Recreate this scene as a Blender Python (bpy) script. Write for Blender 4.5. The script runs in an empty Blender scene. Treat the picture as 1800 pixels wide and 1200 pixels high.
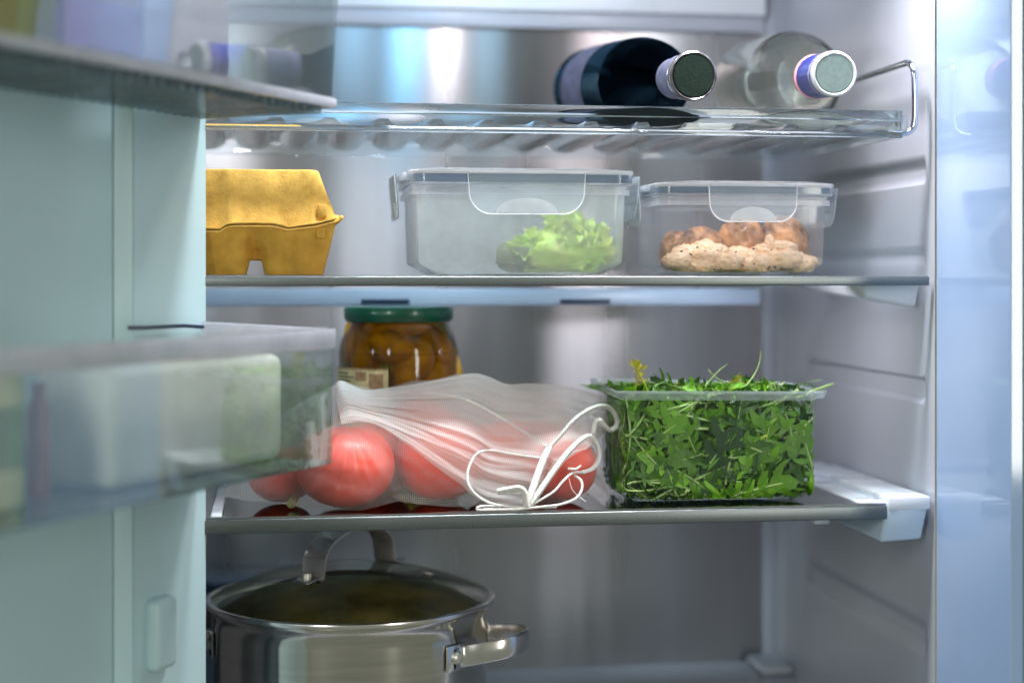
import bpy, bmesh, math, random
import numpy as np
from mathutils import Vector, Matrix, noise
R = math.radians
PI = math.pi
random.seed(7)
scene = bpy.context.scene
col = scene.collection

# ------------------------------------------------------------ camera
F = 2860.0; D = 1.43; YAW = R(8.4); HZ = 483.0
cam_d = bpy.data.cameras.new('camera')
cam = bpy.data.objects.new('camera', cam_d); col.objects.link(cam)
cam.location = (0, -D, 0); cam.rotation_euler = (R(90), 0, -YAW)
cam_d.sensor_width = 36; cam_d.lens = 36 * F / 1800
cam_d.shift_y = -(600 - HZ) / 1800
cam_d.clip_start = 0.05; cam_d.clip_end = 50
cam_d.dof.use_dof = True
cam_d.dof.focus_distance = 1.455
cam_d.dof.aperture_fstop = 2.1
scene.camera = cam

def P(px, py, y):
    """point of the depth plane y seen at pixel px, py of the 1800 x 1200 photograph"""
    t = (px - 900) / F; dy = y + D
    dx = dy * (math.sin(YAW) + t * math.cos(YAW)) / (math.cos(YAW) - t * math.sin(YAW))
    zc = dx * math.sin(YAW) + dy * math.cos(YAW)
    return Vector((dx, y, (HZ - py) * zc / F))

# ------------------------------------------------------------ world and light
w = bpy.data.worlds.new('World'); scene.world = w; w.use_nodes = True
w.node_tree.nodes['Background'].inputs[0].default_value = (0.74, 0.80, 0.66, 1)
w.node_tree.nodes['Background'].inputs[1].default_value = 0.22

def area(name, loc, target, sx, sy, power, colr, spread=None):
    l = bpy.data.lights.new(name, 'AREA'); l.shape = 'RECTANGLE'; l.size = sx; l.size_y = sy
    l.energy = power; l.color = colr
    if spread: l.spread = R(spread)
    o = bpy.data.objects.new(name, l); col.objects.link(o)
    o.location = loc
    o.rotation_euler = (Vector(target) - Vector(loc)).to_track_quat('-Z', 'Y').to_euler()
    return o
area('window_light', (-1.5, -3.2, 0.9), (0.25, 0.1, -0.1), 0.5, 1.8, 38, (0.97, 1.0, 0.95))
area('window_light', (1.9, -2.9, 0.35), (0.1, 0.1, -0.25), 0.34, 1.8, 20, (1.0, 0.98, 0.90))
area('ceiling_lamp', (0.155, -0.06, 0.46), (0.2, 0.06, -0.2), 0.13, 0.06, 1.8, (0.88, 0.94, 1.0), 105)
area('ceiling_lamp', (0.43, -0.06, 0.46), (0.38, 0.06, -0.2), 0.11, 0.06, 1.9, (1.0, 0.94, 0.97), 105)
area('side_lamp_and_fill', (-0.105, -0.010, 0.16), (0.35, 0.10, 0.0), 0.05, 0.40, 3.2, (0.97, 0.97, 1.0))  # unseen strip behind the door, added to light the food from the left
def led(px, wx, colr, e):
    x = P(px, 0, 2 * 0.48 - 0.20).x
    area('rear_lamp', (x, 0.20, 0.345), (x, 0.48, 0.22), wx, 0.07, e, colr)
led(715, 0.035, (0.22, 0.62, 1.0), 0.16)
led(620, 0.05, (0.30, 0.66, 1.0), 0.07)
led(785, 0.030, (0.95, 0.92, 1.0), 0.14)
led(860, 0.025, (0.3, 0.70, 1.0), 0.04)
led(1060, 0.060, (1.0, 0.85, 0.90), 0.10)
area('side_lamp_and_fill', (0.57, -0.06, 0.33), (0.56, 0.12, 0.0), 0.03, 0.10, 0.5, (0.93, 0.95, 1.0))
area('side_lamp_and_fill', (0.45, 0.10, -0.012), (0.50, 0.20, -0.2), 0.12, 0.02, 0.22, (0.95, 0.92, 1.0))  # light under the middle shelf with no fitting, aimed down at the lower one

scene.view_settings.view_transform = 'Standard'
scene.view_settings.look = 'None'
scene.view_settings.exposure = 0.38
scene.view_settings.gamma = 1
scene.render.engine = 'CYCLES'
cy = scene.cycles
cy.max_bounces = 14; cy.transparent_max_bounces = 32; cy.transmission_bounces = 12
cy.glossy_bounces = 5; cy.diffuse_bounces = 4
cy.caustics_reflective = False; cy.caustics_refractive = False
cy.use_denoising = True
cy.sample_clamp_indirect = 4

# ------------------------------------------------------------ materials
MATS = {}
def mat(name):
    m = bpy.data.materials.new(name); m.use_nodes = True
    nt = m.node_tree; nt.nodes.clear()
    out = nt.nodes.new('ShaderNodeOutputMaterial')
    MATS[name] = m
    return m, nt, out
def nd(nt, t, **kw):
    n = nt.nodes.new('ShaderNode' + t)
    for k, v in kw.items():
        if k in n.inputs: n.inputs[k].default_value = v
        else: setattr(n, k, v)
    return n
def L(nt, a, b): nt.links.new(a, b)
def rgba(c): return (c[0], c[1], c[2], 1)
def principled(name, colr, rough=0.4, metal=0.0, var=0.06, scale=60, bump=0.0, bscale=200, aniso=0.0, stretch=(1, 1, 1), sub=0.0, rvar=0.1, col2=None, coat=0.0, spec=0.5):
    m, nt, out = mat(name)
    p = nd(nt, 'BsdfPrincipled')
    p.inputs['Metallic'].default_value = metal
    p.inputs['Anisotropic'].default_value = aniso
    p.inputs['Coat Weight'].default_value = coat
    p.inputs['Specular IOR Level'].default_value = spec
    tc = nd(nt, 'TexCoord'); mp = nd(nt, 'Mapping'); mp.inputs['Scale'].default_value = stretch
    L(nt, tc.outputs['Object'], mp.inputs[0])
    n1 = nd(nt, 'TexNoise'); n1.inputs['Scale'].default_value = scale; n1.inputs['Detail'].default_value = 4
    L(nt, mp.outputs[0], n1.inputs['Vector'])
    mx = nd(nt, 'Mix', data_type='RGBA')
    c2 = col2 or tuple(max(0, c * (1 - 3 * var)) for c in colr)
    mx.inputs[6].default_value = rgba(c2); mx.inputs[7].default_value = rgba(tuple(min(1, c * (1 + var)) for c in colr))
    cr = nd(nt, 'MapRange'); cr.inputs[1].default_value = 0.3; cr.inputs[2].default_value = 0.7
    L(nt, n1.outputs['Fac'], cr.inputs[0]); L(nt, cr.outputs[0], mx.inputs[0])
    L(nt, mx.outputs[2], p.inputs['Base Color'])
    rr = nd(nt, 'MapRange'); rr.inputs[3].default_value = rough * (1 - rvar); rr.inputs[4].default_value = rough * (1 + rvar)
    L(nt, n1.outputs['Fac'], rr.inputs[0]); L(nt, rr.outputs[0], p.inputs['Roughness'])
    if sub: p.inputs['Subsurface Weight'].default_value = sub; p.inputs['Subsurface Radius'].default_value = (0.01, 0.004, 0.002)
    if bump:
        n2 = nd(nt, 'TexNoise'); n2.inputs['Scale'].default_value = bscale; n2.inputs['Detail'].default_value = 3
        L(nt, mp.outputs[0], n2.inputs['Vector'])
        b = nd(nt, 'Bump'); b.inputs['Strength'].default_value = bump; b.inputs['Distance'].default_value = 0.001
        L(nt, n2.outputs['Fac'], b.inputs['Height']); L(nt, b.outputs[0], p.inputs['Normal'])
    if aniso:
        tg = nd(nt, 'Tangent', direction_type='RADIAL', axis='Z'); L(nt, tg.outputs[0], p.inputs['Tangent'])
        p.inputs['Anisotropic Rotation'].default_value = 0.25
    L(nt, p.outputs[0], out.inputs[0])
    return m
def clear(name, tint=(0.97, 0.985, 0.98), frost=0.0, fcol=(0.9, 0.93, 0.95), rough=0.03, ior=1.45, transl=0.4, bump=0.0, bscale=40, gmul=1.0, spot=0):
    """thin clear or frosted plastic / glass: transparency + fresnel gloss + a little white scatter"""
    m, nt, out = mat(name)
    tr = nd(nt, 'BsdfTransparent'); tr.inputs[0].default_value = rgba(tint)
    gl = nd(nt, 'BsdfGlossy'); gl.inputs['Roughness'].default_value = rough
    # Schlick fresnel, the same from both sides of a thin sheet
    fr = nd(nt, 'LayerWeight'); fr.inputs[0].default_value = 0.5
    pw = nd(nt, 'Math', operation='POWER'); pw.inputs[1].default_value = 4.2; L(nt, fr.outputs['Facing'], pw.inputs[0])
    f0 = ((ior - 1) / (ior + 1)) ** 2
    mu = nd(nt, 'Math', operation='MULTIPLY_ADD', use_clamp=True); mu.inputs[1].default_value = (1 - f0) * gmul; mu.inputs[2].default_value = f0 * gmul
    L(nt, pw.outputs[0], mu.inputs[0]); fo = mu.outputs[0]
    base = tr.outputs[0]
    if frost > 0:
        df = nd(nt, 'BsdfDiffuse'); df.inputs[0].default_value = rgba(fcol)
        ts = nd(nt, 'BsdfTranslucent'); ts.inputs[0].default_value = rgba(fcol)
        m1 = nd(nt, 'MixShader'); m1.inputs[0].default_value = transl
        L(nt, df.outputs[0], m1.inputs[1]); L(nt, ts.outputs[0], m1.inputs[2])
        m2 = nd(nt, 'MixShader')
        tc = nd(nt, 'TexCoord'); n1 = nd(nt, 'TexNoise'); n1.inputs['Scale'].default_value = 25; n1.inputs['Detail'].default_value = 5
        L(nt, tc.outputs['Object'], n1.inputs['Vector'])
        rr = nd(nt, 'MapRange'); rr.inputs[1].default_value = .3; rr.inputs[2].default_value = .7
        rr.inputs[3].default_value = frost * 0.75; rr.inputs[4].default_value = frost * 1.2
        L(nt, n1.outputs['Fac'], rr.inputs[0])
        L(nt, rr.outputs[0], m2.inputs[0])
        L(nt, tr.outputs[0], m2.inputs[1]); L(nt, m1.outputs[0], m2.inputs[2])
        base = m2.outputs[0]
    m3 = nd(nt, 'MixShader'); L(nt, fo, m3.inputs[0]); L(nt, base, m3.inputs[1]); L(nt, gl.outputs[0], m3.inputs[2])
    if bump:
        tc = nd(nt, 'TexCoord'); n2 = nd(nt, 'TexNoise'); n2.inputs['Scale'].default_value = bscale; n2.inputs['Detail'].default_value = 2
        L(nt, tc.outputs['Object'], n2.inputs['Vector'])
        b = nd(nt, 'Bump'); b.inputs['Strength'].default_value = bump; b.inputs['Distance'].default_value = 0.002
        L(nt, n2.outputs['Fac'], b.inputs['Height']); L(nt, b.outputs[0], gl.inputs['Normal']); L(nt, b.outputs[0], fr.inputs['Normal'])
    L(nt, m3.outputs[0], out.inputs[0])
    return m
def glass(name, colr, rough=0.0, ior=1.45, bump=0.0, bscale=60):
    m, nt, out = mat(name)
    g = nd(nt, 'BsdfGlass'); g.inputs[0].default_value = rgba(colr); g.inputs['Roughness'].default_value = rough; g.inputs['IOR'].default_value = ior
    if bump:
        tc = nd(nt, 'TexCoord'); n2 = nd(nt, 'TexNoise'); n2.inputs['Scale'].default_value = bscale
        L(nt, tc.outputs['Object'], n2.inputs['Vector'])
        b = nd(nt, 'Bump'); b.inputs['Strength'].default_value = bump; b.inputs['Distance'].default_value = 0.001
        L(nt, n2.outputs['Fac'], b.inputs['Height']); L(nt, b.outputs[0], g.inputs['Normal'])
    L(nt, g.outputs[0], out.inputs[0]); return m

principled('liner', (0.44, 0.465, 0.53), 0.30, var=0.02, scale=8, bump=0.05, bscale=300)
principled('liner_gloss', (0.30, 0.42, 0.64), 0.07, var=0.02, scale=6, coat=0.4)
principled('door_plastic', (0.46, 0.63, 0.66), 0.30, var=0.02, scale=6)
principled('flange', (0.36, 0.52, 0.46), 0.4, var=0.03, scale=8)
principled('rear_metal', (0.46, 0.45, 0.46), 0.30, metal=0.92, aniso=0.93, var=0.05, scale=14, stretch=(1.5, 1, 0.08), bump=0.04, bscale=25, rvar=0.35)
principled('white_trim', (0.74, 0.78, 0.84), 0.28, var=0.02, scale=10)
principled('bracket_blue', (0.50, 0.62, 0.74), 0.35, var=0.03, scale=10)
principled('rail_blue', (0.36, 0.44, 0.58), 0.3, var=0.03, scale=10)
principled('dark_slot', (0.012, 0.03, 0.07), 0.3)
principled('alu', (0.18, 0.20, 0.20), 0.36, metal=0.85, var=0.05, scale=900, bump=0.03, bscale=1800)
principled('chrome', (0.66, 0.68, 0.72), 0.09, metal=1.0, var=0.03)
principled('steel', (0.64, 0.61, 0.56), 0.16, metal=1.0, var=0.04, scale=12, aniso=0.7, stretch=(1, 1, 14), bump=0.012, bscale=60)
principled('steel_polish', (0.80, 0.76, 0.74), 0.20, metal=1.0, var=0.05, scale=20, bump=0.02, bscale=60)
principled('handle_steel', (0.84, 0.79, 0.77), 0.20, metal=0.75, var=0.06, scale=60)
principled('rivet', (0.62, 0.60, 0.52), 0.38, metal=0.7, var=0.08, scale=200, bump=0.2, bscale=500)
principled('pot_inside', (0.40, 0.25, 0.09), 0.45, metal=0.2, var=0.6, scale=22, bump=0.4, bscale=90)
principled('pulp', (0.74, 0.43, 0.085), 0.85, var=0.05, scale=160, bump=0.5, bscale=420, col2=(0.62, 0.34, 0.06))
principled('pulp_base', (0.70, 0.39, 0.06), 0.85, var=0.08, scale=70, bump=0.22, bscale=500, col2=(0.56, 0.29, 0.035))
principled('jar_lid', (0.0, 0.085, 0.045), 0.30, var=0.1, scale=40, coat=0.3)
principled('pickle', (0.85, 0.48, 0.04), 0.35, var=0.2, scale=60, bump=0.6, bscale=220, col2=(0.50, 0.26, 0.02), sub=0.1)
principled('paper_label', (0.62, 0.56, 0.30), 0.6, var=0.1, scale=120)
principled('ink_dark', (0.12, 0.10, 0.05), 0.6)
principled('ink_brown', (0.40, 0.25, 0.13), 0.6, var=0.2, scale=150)
principled('tomato', (0.84, 0.055, 0.012), 0.42, var=0.10, scale=14, sub=0.08, col2=(0.78, 0.04, 0.01), coat=0.05)
principled('stem', (0.36, 0.34, 0.12), 0.6, var=0.15, scale=200)
principled('cord', (0.74, 0.72, 0.68), 0.8, var=0.05, scale=500, bump=0.8, bscale=900)
principled('cap_white', (0.78, 0.80, 0.82), 0.25, metal=0.3, var=0.03)
principled('cap_disc_green', (0.17, 0.24, 0.23), 0.4, metal=0.1, var=0.06, scale=300, bump=0.15, bscale=500)
principled('cap_disc_black', (0.003, 0.010, 0.008), 0.4, var=0.5, scale=160, bump=0.3, bscale=400, col2=(0.008, 0.02, 0.014), spec=0.15)
principled('cap_silver', (0.20, 0.19, 0.21), 0.25, metal=0.8, var=0.1, scale=100, bump=0.2, bscale=300)
principled('label_blue', (0.012, 0.025, 0.17), 0.3, var=0.3, scale=250, coat=0.4, col2=(0.02, 0.02, 0.12))
principled('label_pink', (0.75, 0.30, 0.36), 0.35)
principled('label_grey', (0.05, 0.055, 0.10), 0.75, var=0.2, scale=80)
principled('label_cream', (0.75, 0.72, 0.56), 0.5)
principled('pack_yellow', (0.66, 0.50, 0.03), 0.5, var=0.1, scale=20)
principled('pack_purple', (0.60, 0.12, 0.46), 0.4, var=0.15, scale=12, col2=(0.42, 0.30, 0.62))
principled('pack_pink', (0.80, 0.66, 0.74), 0.4, var=0.08, scale=12)
principled('pack_red', (0.42, 0.20, 0.15), 0.4)
principled('pack_cream', (0.80, 0.77, 0.66), 0.5, var=0.08, scale=12)
principled('pack_blue', (0.40, 0.52, 0.56), 0.4, var=0.1, scale=14)
principled('meat', (0.56, 0.27, 0.10), 0.45, var=0.35, scale=60, bump=1.0, bscale=200, col2=(0.13, 0.055, 0.035), coat=0.2)
principled('chicken', (0.93, 0.68, 0.46), 0.40, var=0.06, scale=60, bump=0.9, bscale=220, col2=(0.84, 0.50, 0.25), sub=0.1, coat=0.2)
principled('pepper', (0.03, 0.02, 0.03), 0.6)
principled('sauce', (0.62, 0.34, 0.10), 0.2, var=0.2, scale=60)
principled('lettuce', (0.46, 0.70, 0.10), 0.5, var=0.2, scale=55, bump=0.8, bscale=150, col2=(0.60, 0.66, 0.16))
principled('lettuce_yellow', (0.72, 0.76, 0.22), 0.5, var=0.15, scale=55, bump=0.8, bscale=150, col2=(0.56, 0.66, 0.14))
principled('lettuce_dark', (0.16, 0.20, 0.08), 0.6, var=0.3, scale=80, bump=0.8, bscale=150)
principled('gasket', (0.5, 0.52, 0.52), 0.6)
clear('shelf_glass', (0.86, 0.93, 0.92), rough=0.01, ior=1.52)
clear('dimming_glass', (0.46, 0.52, 0.52), rough=0.008, ior=1.52, gmul=1.5)  # pane tinted dark to keep light from the compartment below
clear('rack_plastic', (0.93, 0.965, 0.985), frost=0.05, rough=0.03, ior=1.50, bump=0.15, bscale=30, gmul=1.3)
glass('rack_lip', (0.93, 0.97, 0.99), 0.02, 1.45)
clear('bin_plastic', (0.90, 0.95, 0.94), frost=0.04, fcol=(0.8, 0.86, 0.84), rough=0.012, ior=1.52, gmul=3.0)
clear('bin_gloss', (0.88, 0.93, 0.94), frost=0.03, fcol=(0.8, 0.86, 0.84), rough=0.010, ior=1.52, gmul=3.4)
clear('bin_base', (0.60, 0.68, 0.70), frost=0.30, fcol=(0.50, 0.58, 0.60), rough=0.10)
clear('tub_plastic', (0.98, 0.99, 0.985), frost=0.015, rough=0.04, ior=1.50, bump=0.35, bscale=35, gmul=0.8)
clear('bin_rim', (0.93, 0.95, 0.97), frost=0.70, fcol=(0.86, 0.86, 0.93), rough=0.12)
clear('tub_rim', (0.93, 0.96, 0.96), frost=0.30, fcol=(0.8, 0.88, 0.9), rough=0.12)
clear('box_wall', (0.93, 0.96, 0.965), frost=0.40, fcol=(0.88, 0.93, 0.95), rough=0.13, bump=0.05, bscale=25)
clear('box_wall_clear', (0.96, 0.965, 0.975), frost=0.12, fcol=(0.92, 0.90, 0.95), rough=0.10, bump=0.05, bscale=25)
clear('box_lid', (0.92, 0.95, 0.97), frost=0.52, fcol=(0.90, 0.90, 0.94), rough=0.2, transl=0.5)
clear('box_lid_top', (0.9, 0.93, 0.95), frost=0.75, fcol=(0.97, 0.94, 0.97), rough=0.25, transl=0.35)
clear('box_seal', (0.22, 0.30, 0.40), frost=0.65, fcol=(0.07, 0.13, 0.22), rough=0.2)
clear('clip_plastic', (0.95, 0.97, 0.98), frost=0.20, fcol=(0.80, 0.86, 0.92), rough=0.06)
clear('clip_edge', (0.9, 0.93, 0.95), frost=0.70, fcol=(0.92, 0.93, 0.95), rough=0.1)
clear('clip_frost', (0.9, 0.93, 0.95), frost=0.45, fcol=(0.74, 0.76, 0.78), rough=0.3)
clear('jar_glass', (0.97, 0.98, 0.95), rough=0.0, ior=1.5)
clear('brine', (0.54, 0.44, 0.13), frost=0.03, fcol=(0.20, 0.13, 0.01), rough=0.05, ior=1.15)
clear('lid_glass', (0.55, 0.62, 0.52), frost=0.04, fcol=(0.20, 0.19, 0.10), rough=0.02, ior=1.9, bump=0.10, bscale=18, gmul=0.6)  # olive tint stands in for the reflected underside of the shelf above
glass('bottle_clear', (0.95, 0.96, 0.93), 0.0, 1.47, bump=0.10, bscale=90)
glass('bottle_dark', (0.06, 0.13, 0.19), 0.0, 1.45)
clear('dew', (1, 1, 1), frost=0.4, fcol=(1, 1, 1), rough=0.05)

# mesh fabric of the produce bag
def fabric(name, lo, hi, pitch, edge):
    m, nt, out = mat(name)
    tc = nd(nt, 'TexCoord'); sep = nd(nt, 'SeparateXYZ'); L(nt, tc.outputs['UV'], sep.inputs[0])
    nz = nd(nt, 'TexNoise'); nz.inputs['Scale'].default_value = 60
    L(nt, tc.outputs['UV'], nz.inputs['Vector'])
    outs = []
    for k, ax in enumerate(('X', 'Y')):
        ml = nd(nt, 'Math', operation='MULTIPLY'); ml.inputs[1].default_value = 2 * PI / (pitch * (1.0, 0.8)[k])
        ad0 = nd(nt, 'Math', operation='MULTIPLY_ADD'); ad0.inputs[1].default_value = 2.2
        L(nt, sep.outputs[ax], ml.inputs[0]); L(nt, nz.outputs['Fac'], ad0.inputs[0]); L(nt, ml.outputs[0], ad0.inputs[2])
        sn = nd(nt, 'Math', operation='SINE'); L(nt, ad0.outputs[0], sn.inputs[0]); outs.append(sn)
    mxx = nd(nt, 'Math', operation='MAXIMUM'); L(nt, outs[0].outputs[0], mxx.inputs[0]); L(nt, outs[1].outputs[0], mxx.inputs[1])
    mr = nd(nt, 'MapRange'); mr.inputs[1].default_value = -0.6; mr.inputs[2].default_value = 1.0
    mr.inputs[3].default_value = lo; mr.inputs[4].default_value = hi
    L(nt, mxx.outputs[0], mr.inputs[0])
    lw = nd(nt, 'LayerWeight'); lw.inputs[0].default_value = 0.30
    ad = nd(nt, 'Math', operation='MULTIPLY_ADD', use_clamp=True); ad.inputs[1].default_value = edge
    L(nt, lw.outputs['Facing'], ad.inputs[0]); L(nt, mr.outputs[0], ad.inputs[2])
    tr = nd(nt, 'BsdfTransparent')
    df = nd(nt, 'BsdfDiffuse'); df.inputs[0].default_value = (0.96, 0.92, 0.90, 1)
    ts = nd(nt, 'BsdfTranslucent'); ts.inputs[0].default_value = (0.96, 0.92, 0.90, 1)
    m1 = nd(nt, 'MixShader'); m1.inputs[0].default_value = 0.4; L(nt, df.outputs[0], m1.inputs[1]); L(nt, ts.outputs[0], m1.inputs[2])
    m2 = nd(nt, 'MixShader'); L(nt, ad.outputs[0], m2.inputs[0]); L(nt, tr.outputs[0], m2.inputs[1]); L(nt, m1.outputs[0], m2.inputs[2])
    L(nt, m2.outputs[0], out.inputs[0]); return m
fabric('net', 0.0, 0.26, 0.0019, 0.36)
fabric('net_flap', 0.24, 0.52, 0.0018, 0.64)

# leaves: blade colour varies per object
def leafmat(name, c1, c2, c3):
    m, nt, out = mat(name)
    oi = nd(nt, 'ObjectInfo'); ramp = nd(nt, 'ValToRGB')
    e = ramp.color_ramp.elements; e[0].color = rgba(c1); e[1].color = rgba(c2); e.new(0.9).color = rgba(c2); e[2].position = 1.0; e[2].color = rgba(c3) if len(e) > 2 else e[2].color
    tc = nd(nt, 'TexCoord'); nz = nd(nt, 'TexNoise'); nz.inputs['Scale'].default_value = 70; nz.inputs['Detail'].default_value = 3
    L(nt, tc.outputs['Object'], nz.inputs['Vector'])
    ad = nd(nt, 'Math', operation='MULTIPLY_ADD'); ad.inputs[1].default_value = 0.5; ad.inputs[2].default_value = -0.3
    L(nt, nz.outputs['Fac'], ad.inputs[0])
    a2 = nd(nt, 'Math', operation='ADD', use_clamp=True); L(nt, ad.outputs[0], a2.inputs[0]); L(nt, oi.outputs['Random'], a2.inputs[1])
    L(nt, a2.outputs[0], ramp.inputs[0])
    p = nd(nt, 'BsdfPrincipled'); p.inputs['Roughness'].default_value = 0.42
    L(nt, ramp.outputs[0], p.inputs['Base Color'])
    b = nd(nt, 'Bump'); b.inputs['Strength'].default_value = 0.4; b.inputs['Distance'].default_value = 0.0008
    L(nt, nz.outputs['Fac'], b.inputs['Height']); L(nt, b.outputs[0], p.inputs['Normal'])
    ts = nd(nt, 'BsdfTranslucent'); L(nt, ramp.outputs[0], ts.inputs[0])
    mx = nd(nt, 'MixShader'); mx.inputs[0].default_value = 0.25
    L(nt, p.outputs[0], mx.inputs[1]); L(nt, ts.outputs[0], mx.inputs[2]); L(nt, mx.outputs[0], out.inputs[0])
    return m
leafmat('arugula', (0.008, 0.055, 0.002), (0.18, 0.44, 0.014), (0.56, 0.68, 0.08))
leafmat('arugula_yellow', (0.42, 0.42, 0.03), (0.50, 0.36, 0.03), (0.50, 0.25, 0.02))
leafmat('arugula_stem', (0.40, 0.58, 0.18), (0.52, 0.68, 0.26), (0.60, 0.62, 0.22))

# ------------------------------------------------------------ mesh helpers
class MB:
    def __init__(s): s.v = []; s.f = []; s.mi = []
    def add(s, vs, fs, mi=0):
        o = len(s.v); s.v += [tuple(v) for v in vs]; s.f += [tuple(i + o for i in f) for f in fs]; s.mi += [mi] * len(fs); return s
    def box(s, x0, x1, y0, y1, z0, z1, mi=0):
        vs = [(x, y, z) for z in (z0, z1) for x, y in ((x0, y0), (x1, y0), (x1, y1), (x0, y1))]
        return s.add(vs, [(0, 3, 2, 1), (4, 5, 6, 7), (0, 1, 5, 4), (1, 2, 6, 5), (2, 3, 7, 6), (3, 0, 4, 7)], mi)
    def grid(s, pts, nu, nv, mi=0, cu=False, cv=False):
        fs = []
        for i in range(nu - (0 if cu else 1)):
            for j in range(nv - (0 if cv else 1)):
                a = i * nv + j; b = ((i + 1) % nu) * nv + j; c = ((i + 1) % nu) * nv + (j + 1) % nv; d = i * nv + (j + 1) % nv
                fs.append((a, b, c, d))
        return s.add(pts, fs, mi)
    def tube(s, path, r, n=8, mi=0, caps=True, closed=False, flat=None, up=None):
        """path of points; r radius or list; flat=(rw, rh) makes a strap"""
        pts = [Vector(p) for p in path]; m = len(pts); rings = []
        prev = None
        for i, p in enumerate(pts):
            if closed: t = pts[(i + 1) % m] - pts[i - 1]
            else: t = pts[min(i + 1, m - 1)] - pts[max(i - 1, 0)]
            t.normalize()
            if up is not None:
                a = Vector(up).cross(t).normalized()
            elif prev is None:
                a = t.orthogonal().normalized()
            else:
                a = (prev - t * prev.dot(t)).normalized()
            prev = a; b = t.cross(a)
            rr = r[i] if isinstance(r, (list, tuple)) else r
            for k in range(n):
                th = 2 * PI * k / n
                if flat:
                    c, q = math.cos(th), math.sin(th)
                    e = 0.45
                    cx = math.copysign(abs(c) ** e, c) * flat[0]; sy = math.copysign(abs(q) ** e, q) * flat[1]
                    rings.append(p + a * cx + b * sy)
                else: rings.append(p + (a * math.cos(th) + b * math.sin(th)) * rr)
        o = len(s.v); s.grid(rings, m, n, mi, cu=closed, cv=True)
        if caps and not closed:
            s.f.append(tuple(o + k for k in range(n))[::-1]); s.mi.append(mi)
            s.f.append(tuple(o + (m - 1) * n + k for k in range(n))); s.mi.append(mi)
        return s
    def lathe(s, prof, n=48, center=(0, 0, 0), axis=None, mi=0, closed=False):
        """prof: (r, h); axis direction (default z)"""
        ax = Vector(axis or (0, 0, 1)).normalized(); a = ax.orthogonal().normalized(); b = ax.cross(a); c = Vector(center)
        pts = []
        for r, h in prof:
            for k in range(n):
                th = 2 * PI * k / n
                pts.append(c + ax * h + (a * math.cos(th) + b * math.sin(th)) * r)
        o = len(s.v)
        s.grid(pts, len(prof), n, mi, cu=closed, cv=True)
        return s
    def rrect(s, secs, n=6, mi=0, cap0=False, cap1=False, cx=0, cy=0):
        """sections (z, hx, hy, r[, ox, oy]) of rounded rectangles, lofted"""
        N = 4 * (n + 1); pts = []
        for sc in secs:
            z, hx, hy, r = sc[:4]; ox, oy = (sc[4], sc[5]) if len(sc) > 4 else (0, 0)
            for q, (sx, sy) in enumerate(((1, 1), (-1, 1), (-1, -1), (1, -1))):
                for k in range(n + 1):
                    th = PI / 2 * (q + k / n)
                    pts.append((cx + ox + sx * (hx - r) + r * math.cos(th), cy + oy + sy * (hy - r) + r * math.sin(th), z))
        o = len(s.v); s.grid(pts, len(secs), N, mi, cv=True)
        if cap0: s.f.append(tuple(o + k for k in range(N))[::-1]); s.mi.append(mi)
        if cap1: s.f.append(tuple(o + (len(secs) - 1) * N + k for k in range(N))); s.mi.append(mi)
        return s
    def prism(s, outline, depth, M=None, mi=0):
        """outline 2-D (x, z) polygon extruded along y by depth"""
        n = len(outline)
        vs = [Vector((x, 0, z)) for x, z in outline] + [Vector((x, depth, z)) for x, z in outline]
        if M: vs = [M @ v for v in vs]
        fs = [tuple(range(n)), tuple(range(2 * n - 1, n - 1, -1))] + [(i, i + n, (i + 1) % n + n, (i + 1) % n) for i in range(n)]
        return s.add(vs, fs, mi)
    def build(s, name, mats, parent=None, smooth=True, bevel=0, seg=2, angle=35, mods=(), origin=None):
        me = bpy.data.meshes.new(name)
        vs = s.v
        if origin is not None: vs = [tuple(Vector(v) - Vector(origin)) for v in vs]
        me.from_pydata(vs, [], s.f)
        ms = mats if isinstance(mats, (list, tuple)) else [mats]
        for m_ in ms: me.materials.append(MATS[m_])
        me.polygons.foreach_set('material_index', s.mi)
        bm = bmesh.new(); bm.from_mesh(me)
        bmesh.ops.recalc_face_normals(bm, faces=bm.faces)
        if bevel:
            ed = [e for e in bm.edges if len(e.link_faces) == 2 and e.calc_face_angle(0) > R(angle)]
            bmesh.ops.bevel(bm, geom=ed, offset=bevel, segments=seg, affect='EDGES', clamp_overlap=True, profile=0.5)
        if smooth:
            for f_ in bm.faces: f_.smooth = True
            for e in bm.edges:
                if len(e.link_faces) == 2 and e.calc_face_angle(0) > R(40): e.smooth = False
        bm.to_mesh(me); bm.free()
        o = bpy.data.objects.new(name, me); col.objects.link(o)
        if origin is not None: o.location = origin
        if parent is not None:
            if origin is not None: o.location = Vector(origin) - parent.location
            elif parent.type == 'EMPTY' or True:
                o.location = -world_loc(parent)
            o.parent = parent
        return o
def world_loc(o):
    v = Vector(o.location)
    while o.parent is not None: o = o.parent; v += o.location
    return v
def tag(o, label=None, cat=None, group=None, kind=None):
    if label: o['label'] = label
    if cat: o['category'] = cat
    if group: o['group'] = group
    if kind: o['kind'] = kind
    return o
def thing(name, label, cat, loc=(0, 0, 0), group=None):
    o = bpy.data.objects.new(name, None); col.objects.link(o); o.location = loc; o.empty_display_size = 0.02
    return tag(o, label, cat, group)
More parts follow.
